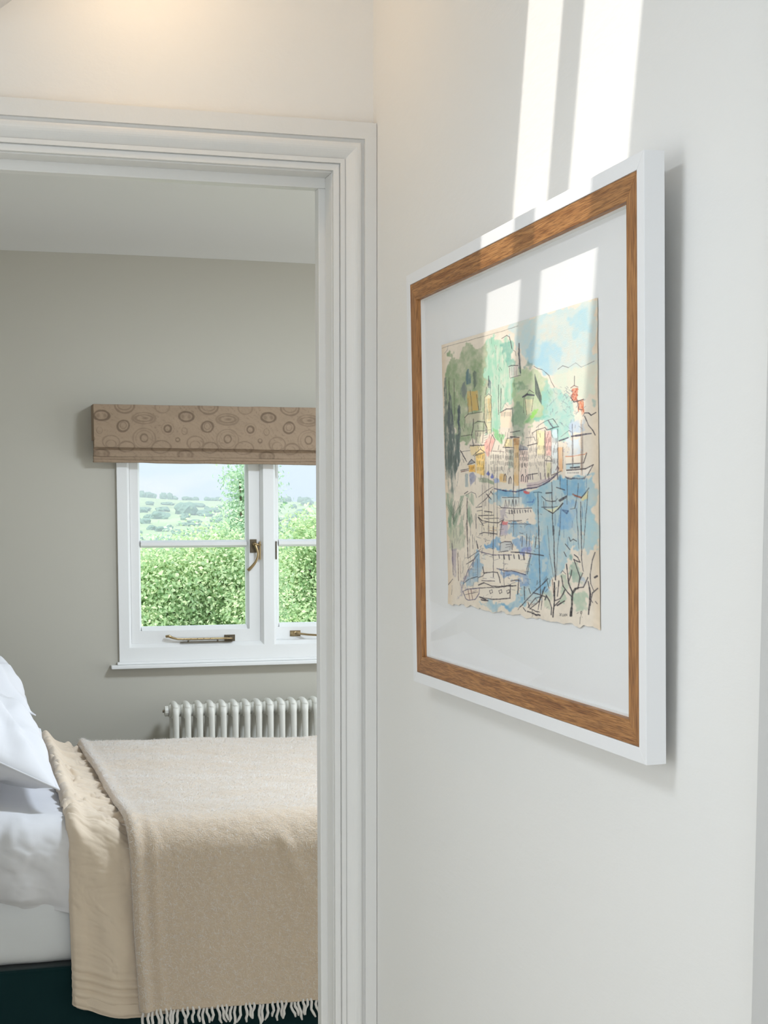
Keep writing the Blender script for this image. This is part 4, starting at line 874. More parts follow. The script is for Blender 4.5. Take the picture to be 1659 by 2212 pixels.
# ------------------------------------------------------------------ roman blind
def blind():
    root = empty('roman_blind', (1.12, YW, 1.60))
    tag(root, 'folded beige roman blind with a swirling shell print hung over the window', 'blind')
    bi = Matrix.Translation((-1.12, -YW, -1.60))
    x0, x1 = 0.478, 1.790
    def print_col(X, Z, base):
        """woven print: repeating ovals, rings and feathery arcs; X, Z in metres"""
        per = 0.302
        u = ((X-0.478) % per); 
        d = np.zeros_like(X)
        wob = fbm(X*60, Z*60, 3, 5)*0.004
        def ring(cx, cz, a, b, w, s, rot=0.0):
            nonlocal d
            for sh in (-per, 0, per):
                dx = u-cx-sh; dz = Z-cz
                c, sn = math.cos(rot), math.sin(rot)
                ex = (dx*c+dz*sn)/a; ez = (-dx*sn+dz*c)/b
                r = np.sqrt(ex*ex+ez*ez)+1e-6
                dist = np.abs(r-1)*min(a, b)+wob*0.5
                d = np.maximum(d, s*np.clip(1.5-1.3*dist/w, 0, 1))
        def blob(cx, cz, a, b, s):
            nonlocal d
            for sh in (-per, 0, per):
                dx = u-cx-sh; dz = Z-cz
                r = np.sqrt((dx/a)**2+(dz/b)**2)+wob*60
                d = np.maximum(d, s*np.clip(1.4-r*1.4, 0, 1))
        zt = 1.817
        ring(0.028, zt-0.040, 0.026, 0.017, 0.004, 1.0); blob(0.015, zt-0.040, 0.011, 0.013, 0.55); blob(0.040, zt-0.040, 0.010, 0.013, 0.55)
        ring(0.104, zt-0.076, 0.021, 0.019, 0.004, 0.95, 0.5); ring(0.104, zt-0.074, 0.011, 0.012, 0.0025, 0.5)
        ring(0.178, zt-0.048, 0.040, 0.020, 0.003, 0.5); ring(0.178, zt-0.048, 0.030, 0.012, 0.003, 0.6); blob(0.182, zt-0.048, 0.016, 0.007, 0.7)
        ring(0.178, zt-0.120, 0.040, 0.036, 0.0025, 0.4); ring(0.178, zt-0.120, 0.030, 0.028, 0.002, 0.3); ring(0.178, zt-0.118, 0.013, 0.013, 0.003, 0.8)
        ring(0.262, zt-0.084, 0.012, 0.012, 0.004, 0.95); ring(0.262, zt-0.084, 0.022, 0.022, 0.002, 0.3)
        ring(0.060, zt-0.132, 0.030, 0.022, 0.0028, 0.5); ring(0.060, zt-0.140, 0.018, 0.014, 0.002, 0.45)
        ring(0.110, zt-0.004, 0.034, 0.026, 0.004, 0.7); ring(0.110, zt-0.002, 0.024, 0.017, 0.003, 0.5)
        ring(0.245, zt-0.006, 0.026, 0.022, 0.003, 0.45); ring(0.298, zt-0.122, 0.007, 0.006, 0.003, 0.8)
        ring(0.240, zt-0.150, 0.034, 0.024, 0.003, 0.55); ring(0.116, zt-0.150, 0.028, 0.020, 0.003, 0.6); ring(0.020, zt-0.092, 0.010, 0.012, 0.002, 0.5)
        for cz in (-0.178,):
            ring(0.028, zt+cz, 0.026, 0.016, 0.004, 0.7); blob(0.015, zt+cz, 0.011, 0.013, 0.5); blob(0.040, zt+cz, 0.010, 0.012, 0.5)
        # feathery background arcs
        ph = fbm(X*14, Z*14, 3, 21)*9.0
        arcs = np.clip(np.sin(X*260+ph*3+Z*90)*np.sin(Z*210-ph*2)-0.25, 0, 1)*0.60
        d = np.maximum(d, arcs*(0.6+fbm(X*30, Z*30, 2, 3)))
        d = np.clip(d, 0, 1)[..., None]
        weave = 1+0.10*fbm(X*900, Z*900, 1, 11)[..., None]+0.06*fbm(X*40, Z*60, 3, 12)[..., None]
        light = np.array(base); dark = light*np.array((0.52, 0.50, 0.50))
        return (light*(1-d)+dark*d)*weave
    base = (0.36, 0.265, 0.185)
    ny = 470
    xs = np.linspace(x0, x1, 700)
    # main hanging panel: slight belly, lower edge turned back
    s = np.linspace(0, 1, 110)
    zpath = 1.817-(1.817-1.6655)*np.minimum(s/0.93, 1.0)+np.where(s > 0.93, (s-0.93)*0.10, 0)
    ypath = YW-0.090-0.010*np.sin(np.minimum(s/0.93, 1)*math.pi*0.9)+np.where(s > 0.93, (s-0.93)*0.35, 0)
    X, S = np.meshgrid(xs, s, indexing='ij')
    Zp = np.interp(S, s, zpath); Yp = np.interp(S, s, ypath)
    Zp = Zp-0.006*(X-x0)*sstep(0.6, 0.93, S)+0.0015*fbm(X*9, S*2, 2, 2)
    Yp = Yp+0.006*fbm(X*5, S*3, 3, 4)
    Xp = X+0.004*sstep(0.0, 0.02, S)*0
    o = grid_obj('hanging_panel', np.stack([Xp, Yp, Zp], -1), 'printed_fabric', None, True, 0.0018, print_col(X, np.interp(S, s, zpath), base))
    under(o, root, bi)
    # stacked lower folds
    for k, (zt, zb, yo) in enumerate([(1.690, 1.6330, 0.066), (1.645, 1.6235, 0.060), (1.637, 1.6125, 0.050)]):
        s = np.linspace(0, 1, 40)
        h = zt-zb
        X, S = np.meshgrid(xs[::2], s, indexing='ij')
        down = np.minimum(S/0.6, 1.0); back = np.clip((S-0.6)/0.4, 0, 1)
        th = back*math.pi
        rr = 0.0045
        Zp = zt-(h-rr)*down-rr*np.sin(th)
        Yp = YW-yo-0.004*np.sin(down*math.pi*0.8)+rr*(1-np.cos(th))*1.6
        Zp = Zp-0.0055*(X-x0)+0.0022*fbm(X*11, S*0+k*3.0, 3, 31+k)
        Yp = Yp+0.004*fbm(X*6, S*2+k, 3, 41+k)
        col = print_col(X, zt-0.0-h*down-(0.0 if k == 0 else 0.03*k), base)
        o = grid_obj('fold', np.stack([X, Yp, Zp], -1), 'printed_fabric', None, True, 0.0016, col)
        under(o, root, bi)
    under(box('headrail', x0+0.004, x1-0.004, YW-0.084, YW-0.001, 1.7800, 1.8150, 'window_paint'), root, bi)
    # fabric return at the open left end
    for xx in (x0+0.0008, x1-0.0008):
        under(box('end_return', xx-0.0008, xx+0.0008, YW-0.091, YW-0.001, 1.690, 1.8165, 'blind_return'), root, bi)
mat('blind_return', (0.34, 0.25, 0.175), 0.92, bump=0.3, bscale=700)
blind()

# ------------------------------------------------------------------ column radiator
def radiator():
    n = 19; pitch = 0.0434; xs = 0.744; y0, y1 = 5.405, 5.500; zt = 0.752; zb = 0.16
    root = empty('column_radiator', (xs+pitch*(n-1)/2, (y0+y1)/2, 0.10))
    tag(root, 'cream enamelled column radiator on the wall below the window', 'radiator')
    ri = Matrix.Translation(-root.location)
    mb = MB(); seg = 14
    r = 0.0114
    for yy in (y0, y1):
        pts = [(0, yy, zb+0.02), (0, yy, zb+0.05), (0, yy, zt-0.05), (0, yy, zt-0.022)]
        mb.tube(pts, [r]*4, seg)
    # rounded header loop at the top and bottom joining both columns
    ym = (y0+y1)/2
    for zz, sg in ((zt-0.026, 1), (zb+0.026, -1)):
        V = []; prof = []
        for k in range(13):
            a = math.pi*k/12
            prof.append((ym-math.cos(a)*(y1-y0)/2, zz+sg*0.0+sg*math.sin(a)*0.012))
        mb.tube([(0, y, z) for y, z in prof], [r*1.0]*13, seg)
        # hub
        mb.tube([(-pitch/2+0.0006, ym-0.001, zz-sg*0.012), (-0.010, ym, zz-sg*0.012), (0.010, ym, zz-sg*0.012), (pitch/2-0.0006, ym, zz-sg*0.012)], [0.021, 0.025, 0.025, 0.021], 18)
    # pressed web between the columns near the top
    mb.box(-0.0115, 0.0115, y0, y1, zt-0.062, zt-0.022); mb.box(-0.0115, 0.0115, y0, y1, zb+0.022, zb+0.062)
    first = None
    for i in range(n):
        if first is None:
            o = mb.build('section', 'radiator_enamel', None, smooth=True); first = o
            for p in list(o.data.polygons)[-12:]: p.use_smooth = False
        else:
            o = first.copy(); COL.objects.link(o)
        o.location = (xs+i*pitch, 0, 0)
        o.parent = root; o.matrix_parent_inverse = ri
    m2 = MB(); ym = (y0+y1)/2
    m2.tube([(xs-0.022, ym, zt-0.038), (xs-0.034, ym, zt-0.038), (xs-0.036, ym, zt-0.038)], [0.019, 0.019, 0.014], 12)
    under(m2.build('end_plug', 'radiator_enamel', None, smooth=False), root, ri)
    m2 = MB(); m2.tube([(xs-0.036, ym, zt-0.038), (xs-0.042, ym, zt-0.038)], 0.005, 8)
    under(m2.build('bleed_valve', 'dark_brass', None), root, ri)
    for i in (2, n-3):
        m2 = MB(); m2.box(xs+i*pitch-0.009, xs+i*pitch+0.009, y0-0.004, y1+0.004, 0.0, zb+0.02)
        under(m2.build('foot', 'radiator_enamel', None, bevel=0.002), root, ri)
radiator()

# ------------------------------------------------------------------ bed
YN, YFAR = 3.65, 4.93          # near and far sides of the made bed
def cover_path(s, off, x, zbot, ztop_add=0.0, bulge=0.0):
    """s in metres along the cloth measured from the near top corner: s<0 across the top, s>0 down the near side.
    returns Y, Z and outward normal"""
    r = 0.055+off
    zt = 0.660+off+ztop_add
    yn = YN-off
    arc = r*math.pi/2
    th = np.clip(s/arc, 0, 1)*math.pi/2
    Y = np.where(s < 0, yn+r-s, yn+r-r*np.sin(th))
    Z = np.where(s < 0, zt, zt-r+r*np.cos(th))
    Z = np.where(s > arc, zt-r-(s-arc), Z)
    nY = np.where(s < 0, 0.0, -np.sin(th)); nZ = np.where(s < 0, 1.0, np.cos(th))
    # far side rolls over and drops
    yf = YFAR+off
    over = np.clip((Y-(yf-r))/1.0, 0, None)
    th2 = np.clip(over/arc, 0, 1)*math.pi/2
    far = over > 0
    Y2 = yf-r+r*np.sin(th2); Z2 = zt-r+r*np.cos(th2)-np.clip(over-arc, 0, None)
    nY = np.where(far, np.sin(th2), nY); nZ = np.where(far, np.cos(th2), nZ)
    Y = np.where(far, Y2, Y); Z = np.where(far, Z2, Z)
    return Y, Z, nY, nZ
def rise(x):   # covers swell towards the pillows
    return 0.055*sstep(0.42, 0.16, x)

base = empty('divan_base', (0.5, 4.3, 0.0))
tag(base, 'dark teal upholstered divan bed base under the white mattress', 'bed base')
bi = Matrix.Translation((-0.5, -4.3, 0))
under(box('upholstered_body', -0.52, 1.50, YN+0.015, YFAR-0.01, 0.045, 0.344, 'teal_velvet', None, bevel=0.012, seg=3), base, bi)
for fx in (-0.42, 1.40):
    for fy in (YN+0.10, YFAR-0.10):
        mb = MB(); mb.tube([(fx, fy, 0.0), (fx, fy, 0.046)], [0.02, 0.024], 12)
        under(mb.build('foot', 'black_rubber', None), base, bi)

# mattress in a fitted sheet
nu, nvv = 160, 90
def mattress():
    s = np.linspace(0, 1, 64); 
    xs = np.linspace(-0.52, 1.49, 150)
    pr = []
    y0, y1, z0, z1, r = YN+0.022, YFAR-0.01, 0.346, 0.585, 0.045
    def arc(cy, cz, a0, a1, n=8):
        return [(cy+r*math.cos(a0+(a1-a0)*k/n), cz+r*math.sin(a0+(a1-a0)*k/n)) for k in range(n+1)]
    pr += arc(y0+r, z0+r, math.pi*1.5, math.pi, 8)
    pr += [(y0, z0+r+(z1-z0-2*r)*k/8) for k in range(1, 8)]
    pr += arc(y0+r, z1-r, math.pi, math.pi/2)+[(y0+r+(y1-y0-2*r)*k/6, z1) for k in range(1, 6)]+arc(y1-r, z1-r, math.pi/2, 0)+arc(y1-r, z0+r, 0, -math.pi/2)
    pr = np.array(pr)
    X = np.repeat(xs[:, None], len(pr), 1)
    Y = np.repeat(pr[None, :, 0], len(xs), 0).copy(); Z = np.repeat(pr[None, :, 1], len(xs), 0)
    near = sstep(YN+0.2, YN+0.03, Y)
    Y = Y-near*(0.010*np.sin(np.clip((Z-0.346)/0.24, 0, 1)*math.pi)+0.006*fbm(X*7+Z*9, Z*14, 3, 3))
    P = np.stack([X, Y, Z], -1)
    o = grid_obj('mattress', np.swapaxes(P, 0, 1), 'sheet_cotton', None, True, 0.0, None, True)
    return o
mt = mattress()
tag(mt, 'white mattress in a fitted sheet between the teal base and the duvet', 'mattress')

def duvet():
    xs = np.linspace(-0.50, 0.62, 190)
    s = np.concatenate([np.linspace(-1.33, -0.05, 70), np.linspace(-0.04, 0.30, 110)])
    X, S = np.meshgrid(xs, s, indexing='ij')
    fullness = sstep(0.262, 0.13, X)
    L = 0.255+0.012*fbm(X*5, X*0, 2, 8)
    Sx = np.where(S > 0, S*(L/0.30), S)
    Y, Z, nY, nZ = cover_path(Sx, 0.004, X, 0, rise(X)*1.0+0.0)
    side = sstep(0.0, 0.10, Sx)
    w = np.clip(Sx/L, 0, 1)
    puff = fullness*side*(0.040*np.sin(np.clip(w*1.05, 0, 1)*math.pi)**0.7)
    # soft diagonal drapes running into the tucked lower corner
    dg = (X*0.9+Z*0.75)
    fold = fullness*side*(0.020*np.sin(dg*38+2.2*fbm(X*4, Z*4, 2, 5))*sstep(0.25, 1.0, w)+0.040*fbm(X*7-Z*3, Z*8+X*4, 4, 6))
    top = (1-side)*(0.020*fbm(X*5, Y*5, 3, 9))
    D = puff+fold*0.8+top*fullness
    Y = Y+nY*D; Z = Z+nZ*D
    # lower hem curls inwards and sags unevenly
    hem = sstep(0.86, 1.0, w)*fullness
    Y = Y+hem*0.030
    Z = Z-fullness*sstep(0.6, 1.0, w)*(0.006+0.010*fbm(X*8, X*0+3, 2, 12))
    return grid_obj('duvet', np.stack([X, Y, Z], -1), 'white_cotton', None, True, 0.004)
dv = duvet()
tag(dv, 'puffy white duvet hanging over the near side of the bed below the pillows', 'duvet')

def quilt():
    root = empty('quilt', (0.42, 4.3, 0.66))
    tag(root, 'cream crinkled quilt turned down between the white duvet and the wool throw', 'quilt')
    qi = Matrix.Translation(-root.location)
    xs = np.linspace(0.0, 1.0, 170)
    s = np.concatenate([np.linspace(-1.33, -0.05, 230), np.linspace(-0.045, 0.505, 200)])
    U, S = np.meshgrid(xs, s, indexing='ij')
    xl = 0.236+0.006*sstep(0, 0.5, S)+0.006*fbm(S*3, S*0, 2, 3)
    xr = 0.60
    X = xl+(xr-xl)*U
    Y, Z, nY, nZ = cover_path(S, 0.016, X, 0, rise(X))
    side = sstep(0.0, 0.08, S)
    roll = np.exp(-((X-xl-0.020)/0.020)**2)*(0.022*(1-0.75*side)+0.004)
    edge_in = -0.010*sstep(0.008, 0.0, X-xl)
    cr = fbm(X*22+3*fbm(X*9, S*9, 2, 1), S*38, 3, 14)*0.020*(1-0.75*side)
    # radiating tension folds just past the top edge
    rad = 0.009*np.sin((X*0.9-0.35*S)*70+3*fbm(X*8, S*8, 2, 2))*sstep(-0.28, -0.05, S)*sstep(0.18, 0.03, S)
    drape = side*(0.008*np.sin(X*42+3.0*fbm(X*3, S*3, 2, 15))+0.008*fbm(X*14, S*5, 3, 16))
    stitch = side*sstep(0.38, 0.42, S)*0.0030*np.sin((S-0.36)*2*math.pi/0.021+0.6*fbm(X*9, S*9, 2, 17))
    D = roll+edge_in+(cr+rad+drape)*sstep(0.43, 0.37, X)+stitch
    Y = Y+nY*D; Z = Z+nZ*D
    Z = Z-sstep(0.46, 0.505, S)*0.006*np.sin((X-0.24)/0.15*2.4)
    o = grid_obj('quilted_cloth', np.stack([X, Y, Z], -1), 'quilt_linen', None, True, 0.006)
    under(o, root, qi)
    # hem band along the lower edge
    U, S = np.meshgrid(np.linspace(0, 1, 120), np.linspace(0.478, 0.502, 8), indexing='ij')
    xl = 0.240+0.006; X = xl+(0.60-xl)*U
    Y, Z, nY, nZ = cover_path(S, 0.0205, X, 0, rise(X))
    D = 0.006*np.sin(X*42+2.0*fbm(X*3, S*3, 2, 15))+0.004*fbm(X*14, S*5, 3, 16)+0.0012
    Y = Y+nY*D; Z = Z+nZ*D-sstep(0.46, 0.505, S)*0.006*np.sin((X-0.24)/0.15*2.4)
    o = grid_obj('hem', np.stack([X, Y, Z], -1), 'quilt_linen', None, True, 0.003); under(o, root, qi)
    return root
quilt()

def throw():
    root = empty('wool_throw', (0.95, 4.3, 0.68))
    tag(root, 'fluffy beige wool throw with a fringed hem spread over the bed', 'throw')
    ti = Matrix.Translation(-root.location)
    def surf(U, S):
        xl = np.where(S < 0, 0.376+S*0.015, 0.376+0.052*np.clip(S, 0, 1)); xl = xl+0.003*fbm(S*6, S*0, 2, 7)
        xr = 1.56
        X = xl+(xr-xl)*U
        Y, Z, nY, nZ = cover_path(S, 0.030, X, 0, 0.012*sstep(0.9, 0.4, X))
        side = sstep(0.0, 0.09, S)
        lip = np.exp(-((X-xl-0.012)/0.016)**2)*0.010
        edge_in = -0.012*sstep(0.010, 0.0, X-xl)
        undul = 0.014*fbm(X*4, S*5, 3, 24)*(1-side)
        drp = side*(0.010*fbm(X*3.2+0.6*S, S*1.6, 3, 25)+0.006*np.exp(-(((X-0.76-0.45*(S-0.10)))/0.020)**2)*sstep(0.05, 0.12, S)*sstep(0.30, 0.16, S))
        hem = side*0.004*np.exp(-((X-xl-0.055)/0.012)**2)
        D = lip+edge_in+undul+drp+hem+0.002*fbm(X*60, S*60, 3, 26)
        return X, Y+nY*D, Z+nZ*D, nY, nZ
    s = np.concatenate([np.linspace(-1.36, -0.05, 260), np.linspace(-0.045, 0.520, 230)])
    U, S = np.meshgrid(np.linspace(0, 1, 330), s, indexing='ij')
    X, Y, Z, _, _ = surf(U, S)
    o = grid_obj('woven_cloth', np.stack([X, Y, Z], -1), 'throw_wool', None, True, 0.006); under(o, root, ti)
    # raised mohair fibres, pale and denser on top to paint in its bright light
    N = 110000
    g = np.random.default_rng(5)
    Uf = g.random(N)**1.15*0.82; Sf = np.where(g.random(N) < 0.80, -1.30*g.random(N), 0.51*g.random(N))
    Uf = np.where(g.random(N) < 0.05, g.random(N)*0.01, Uf)
    X, Y, Z, nY, nZ = surf(Uf, Sf)
    base = np.stack([X, Y, Z], -1); nrm = np.stack([np.zeros(N), nY, nZ], -1)
    tdir = g.normal(size=(N, 3))+np.array((0.8, 0, 0)); tdir -= nrm*(tdir*nrm).sum(1)[:, None]
    tdir /= np.linalg.norm(tdir, axis=1)[:, None]
    lf = (0.006+0.014*g.random(N)**2)[:, None]
    lift = (0.10+0.5*g.random(N)**2)[:, None]
    tip = base+nrm*0.003+(tdir*(1-lift*0.4)+nrm*lift)*lf
    wid = np.cross(tdir, nrm)*0.00045
    base = base+nrm*0.002
    V = np.empty((N*3, 3), np.float32); V[0::3] = base-wid; V[1::3] = base+wid; V[2::3] = tip
    me = bpy.data.meshes.new('fibre_nap')
    me.vertices.add(N*3); me.vertices.foreach_set('co', V.ravel())
    me.loops.add(N*3); me.loops.foreach_set('vertex_index', np.arange(N*3, dtype=np.int32))
    me.polygons.add(N); me.polygons.foreach_set('loop_start', np.arange(N, dtype=np.int32)*3)
    me.update(calc_edges=True)
    me.materials.append(MATS['throw_fibre'])
    o = bpy.data.objects.new('fibre_nap', me); COL.objects.link(o); under(o, root, ti); o['kind'] = 'stuff'
    # twisted tassels along the hanging hem
    k = 0; u = 0.004
    while u < 0.62:
        X, Y, Z, _, _ = surf(np.array([u]), np.array([0.518]))
        x, y, z = float(X[0]), float(Y[0]), float(Z[0])
        ln = rng.uniform(0.035, 0.055); dx = rng.uniform(-0.012, 0.012)
        mb = MB()
        pts = [(x+dx*t*t+0.002*math.sin(t*9+k), y-0.001+0.003*math.sin(t*5+k), z+0.004-(ln+0.004)*t) for t in (0, 0.2, 0.4, 0.6, 0.8, 1.0)]
        mb.tube(pts, [0.0024, 0.0034, 0.0036, 0.0034, 0.0036, 0.0022], 6)
        under(mb.build('tassel', 'throw_fibre', None, smooth=True), root, ti)
        u += rng.uniform(0.0075, 0.0125); k += 1
throw()

def pillow(label, loc, rot, a, b, h, seed):
    n = 56
    u = np.sin(np.linspace(-math.pi/2, math.pi/2, n)); U, Vv = np.meshgrid(u, u, indexing='ij')
    def surf(sg):
        e = np.clip((1-np.abs(U)**2.6), 0, 1)**0.55*np.clip((1-np.abs(Vv)**2.6), 0, 1)**0.55
        X = a*U*(1-0.055*(1-Vv*Vv)); Y = b*Vv*(1-0.04*(1-U*U))
        cr = 0.024*fbm(X*9+seed, Y*7-seed, 3, seed)+0.008*np.sin((X*0.9+Y*0.5)*44+5*fbm(X*6, Y*6, 2, seed+3))
        Z = sg*(h*e)+cr*(0.25+e)*np.clip(e*3, 0, 1)
        Z = Z+0.012*fbm(X*5, Y*5, 2, seed+9)
        return np.stack([X, Y, Z], -1)
    A = surf(1); B = surf(-1)
    bm = bmesh.new()
    for G in (A, B):
        vs = [[bm.verts.new(G[i, j]) for j in range(n)] for i in range(n)]
        for i in range(n-1):
            for j in range(n-1): bm.faces.new((vs[i][j], vs[i+1][j], vs[i+1][j+1], vs[i][j+1]))
    bmesh.ops.remove_doubles(bm, verts=bm.verts, dist=1e-5)
    bmesh.ops.recalc_face_normals(bm, faces=bm.faces)
    me = bpy.data.meshes.new('pillow'); bm.to_mesh(me); bm.free()
    me.polygons.foreach_set('use_smooth', [True]*len(me.polygons)); me.materials.append(MATS['white_cotton'])
    root = bpy.data.objects.new('pillow', None); COL.objects.link(root); root.location = loc; root.rotation_euler = rot
    tag(root, label, 'pillow', 'white pillows at the head of the bed')
    o = bpy.data.objects.new('pillow_body', me); COL.objects.link(o); o.parent = root
    # flat stitched border around the pillowcase
    mb = MB()
    t = np.linspace(-1, 1, 40); lo = []; hi = []
    ring = [(a*k*1.0, -b*(1-0.04*(1-k*k))) for k in t]+[(a*(1-0.055*(1-k*k)), b*k) for k in t[1:]]+[(-a*k, b*(1-0.04*(1-k*k))) for k in t[1:]]+[(-a*(1-0.055*(1-k*k)), -b*k) for k in t[1:-1]]
    V = []
    for (x, y) in ring:
        L = math.hypot(x, y); z = float(0.012*fbm(np.array([x*5]), np.array([y*5]), 2, seed+9)[0])
        V += [(x*0.985, y*0.985, z), (x+0.012*x/L, y+0.012*y/L, z+0.002)]
    m_ = len(ring)
    Fc = [(2*i, 2*((i+1) % m_), 2*((i+1) % m_)+1, 2*i+1) for i in range(m_)]
    o = mk('piped_border', V, Fc, 'white_cotton', root, smooth=True)
    sm = o.modifiers.new('thickness', 'SOLIDIFY'); sm.thickness = 0.004; sm.offset = 0
    return root
pillow('nearest white pillow, slanting with its lower corner pointing at the quilt', (0.005, 4.04, 0.905), (R(5), R(27), R(3)), 0.235, 0.33, 0.085, 3)
pillow('farther white pillow, highest one showing at the left edge behind the nearest', (-0.020, 4.70, 0.992), (R(2), R(30), R(4)), 0.235, 0.30, 0.080, 11)
pillow('lower white pillow lying flat beneath the farther one', (-0.20, 4.66, 0.815), (R(1), R(6), R(2)), 0.235, 0.26, 0.060, 19)

# ------------------------------------------------------------------ outside
mat('meadow', (0.40, 0.54, 0.30), 0.95, var=0.55, vscale=0.06, stretch=(0.35, 1.0, 1.0), spec=0.05)
mat('far_foliage', (0.19, 0.33, 0.24), 0.95, bump=1.0, bscale=0.8, bdist=0.6, var=0.3, vscale=0.4, spec=0.05)
mat('lawn', (0.28, 0.42, 0.14), 0.95, var=0.25, vscale=0.4, spec=0.05)
hm = bpy.data.materials.new('haze'); hm.use_nodes = True; MATS['haze'] = hm
hm.node_tree.nodes.remove(hm.node_tree.nodes['Principled BSDF'])
hv = hm.node_tree.nodes.new('ShaderNodeVolumeScatter'); hv.inputs['Color'].default_value = (0.86, 0.94, 1.0, 1); hv.inputs['Density'].default_value = 0.0014
hm.node_tree.links.new(hv.outputs[0], hm.node_tree.nodes['Material Output'].inputs['Volume'])
def ground_z(X, Y):
    near = -4.0-0.16*(Y-6)
    v = np.where(Y < 60, near, -12.6)
    k = np.clip((Y-60)/640, 0, 1)
    Z = np.where(Y < 60, near, -12.6-3.0*np.sin(np.clip((Y-60)/180, 0, 1)*math.pi)+k**1.3*15.2)
    Z = Z+sstep(120, 500, Y)*3.0*fbm(X*0.008, Y*0.006, 3, 4)
    Z = Z+sstep(450, 700, Y)*(2.2*np.exp(-((X-60)/30)**2)-0.0)
    Z = np.where(Y > 700, Z-(Y-700)*0.05, Z)
    return Z
ys = np.concatenate([np.linspace(6.2, 60, 30), np.linspace(64, 300, 50), np.linspace(305, 760, 90), np.linspace(780, 1400, 12)])
P = []
t = np.linspace(-1, 1, 150)
Xg = np.stack([(0.19*y+(40+0.75*y)*t) for y in ys]); Yg = np.repeat(ys[:, None], 150, 1)
hill = struct(grid_obj('ground_valley', np.stack([Xg, Yg, ground_z(Xg, Yg)], -1), 'meadow'))

def lump_mesh(name, seed, sub=3, flat=1.0):
    bm = bmesh.new(); bmesh.ops.create_icosphere(bm, subdivisions=sub, radius=1.0)
    co = np.array([v.co for v in bm.verts])
    f = 1+0.55*fbm(co[:, 0]*2.2+seed, co[:, 1]*2.2+co[:, 2]*1.7, 4, seed)
    for v, k in zip(bm.verts, f): v.co = v.co*float(k)
    me = bpy.data.meshes.new(name); bm.to_mesh(me); bm.free(); me.materials.append(MATS['far_foliage'])
    return me
lumps = [lump_mesh('hedge_tree', k) for k in range(5)]
def far_tree(x, y, rx, rz, k, label, group, cat='tree', ry=None):
    o = bpy.data.objects.new('far_tree', lumps[k % 5]); COL.objects.link(o)
    z = float(ground_z(np.array([x]), np.array([y]))[0])
    o.location = (x, y, z+rz*0.55); o.scale = (rx, ry or rx, rz); o.rotation_euler = (0, 0, k*1.3)
    tag(o, label, cat, group); return o
def pix(x, y_m):   # column of the view -> X at a depth
    return math.tan(YAW+math.atan((x-829.5)/3266.0))*y_m
g = random.Random(3)
# skyline copses
for k in range(15):
    x = 310+k*15.5+g.uniform(-2, 2)
    far_tree(pix(x, 690), 690+6*(k % 3), g.uniform(1.5, 1.75), g.uniform(0.7, 1.3) if k > 4 else g.uniform(1.6, 2.3), k, 'small bluish tree of the row along the distant skyline', 'skyline trees')
for k in range(6):
    x = 606+k*14+g.uniform(-2, 2)
    far_tree(pix(x, 690), 690+6*(k % 3), g.uniform(1.3, 1.6), g.uniform(0.7, 1.8), k+2, 'small bluish tree of the row along the distant skyline', 'skyline trees')
solo = [(404, 520, 3.6, 2.6, 1, 'large dark blue-green tree standing alone midway up the far hillside'),
        (345, 470, 3.0, 1.6, 2, 'dark spreading tree on the far hillside left of the lone dark one'),
        (376, 300, 2.2, 1.9, 3, 'big blue-green bush on the lower slope just above the near foliage'),
        (349, 285, 1.4, 1.2, 4, 'blue-green bush just left of the big lower-slope bush')]
taken = []
for x, d, rx, rz, k, lab in solo:
    far_tree(pix(x, d), d, rx, rz, k, lab, None); taken.append((pix(x, d), d, rx))
# hedgerow trees dotted over the far fields, keeping clear of each other
n_ok = 0
for k in range(1500):
    x = g.uniform(285, 720); d = g.uniform(300, 650); rx = g.uniform(0.8, 2.6)*d/450; X_ = pix(x, d)
    if any(math.hypot(X_-a, d-b) < 1.3*(rx+c) for a, b, c in taken): continue
    taken.append((X_, d, rx)); n_ok += 1
    far_tree(X_, d, rx, g.uniform(0.5, 1.1)*d/450, k, 'low rounded hedgerow tree on the far hillside fields', 'hillside hedgerow trees')
    if n_ok >= 95: break

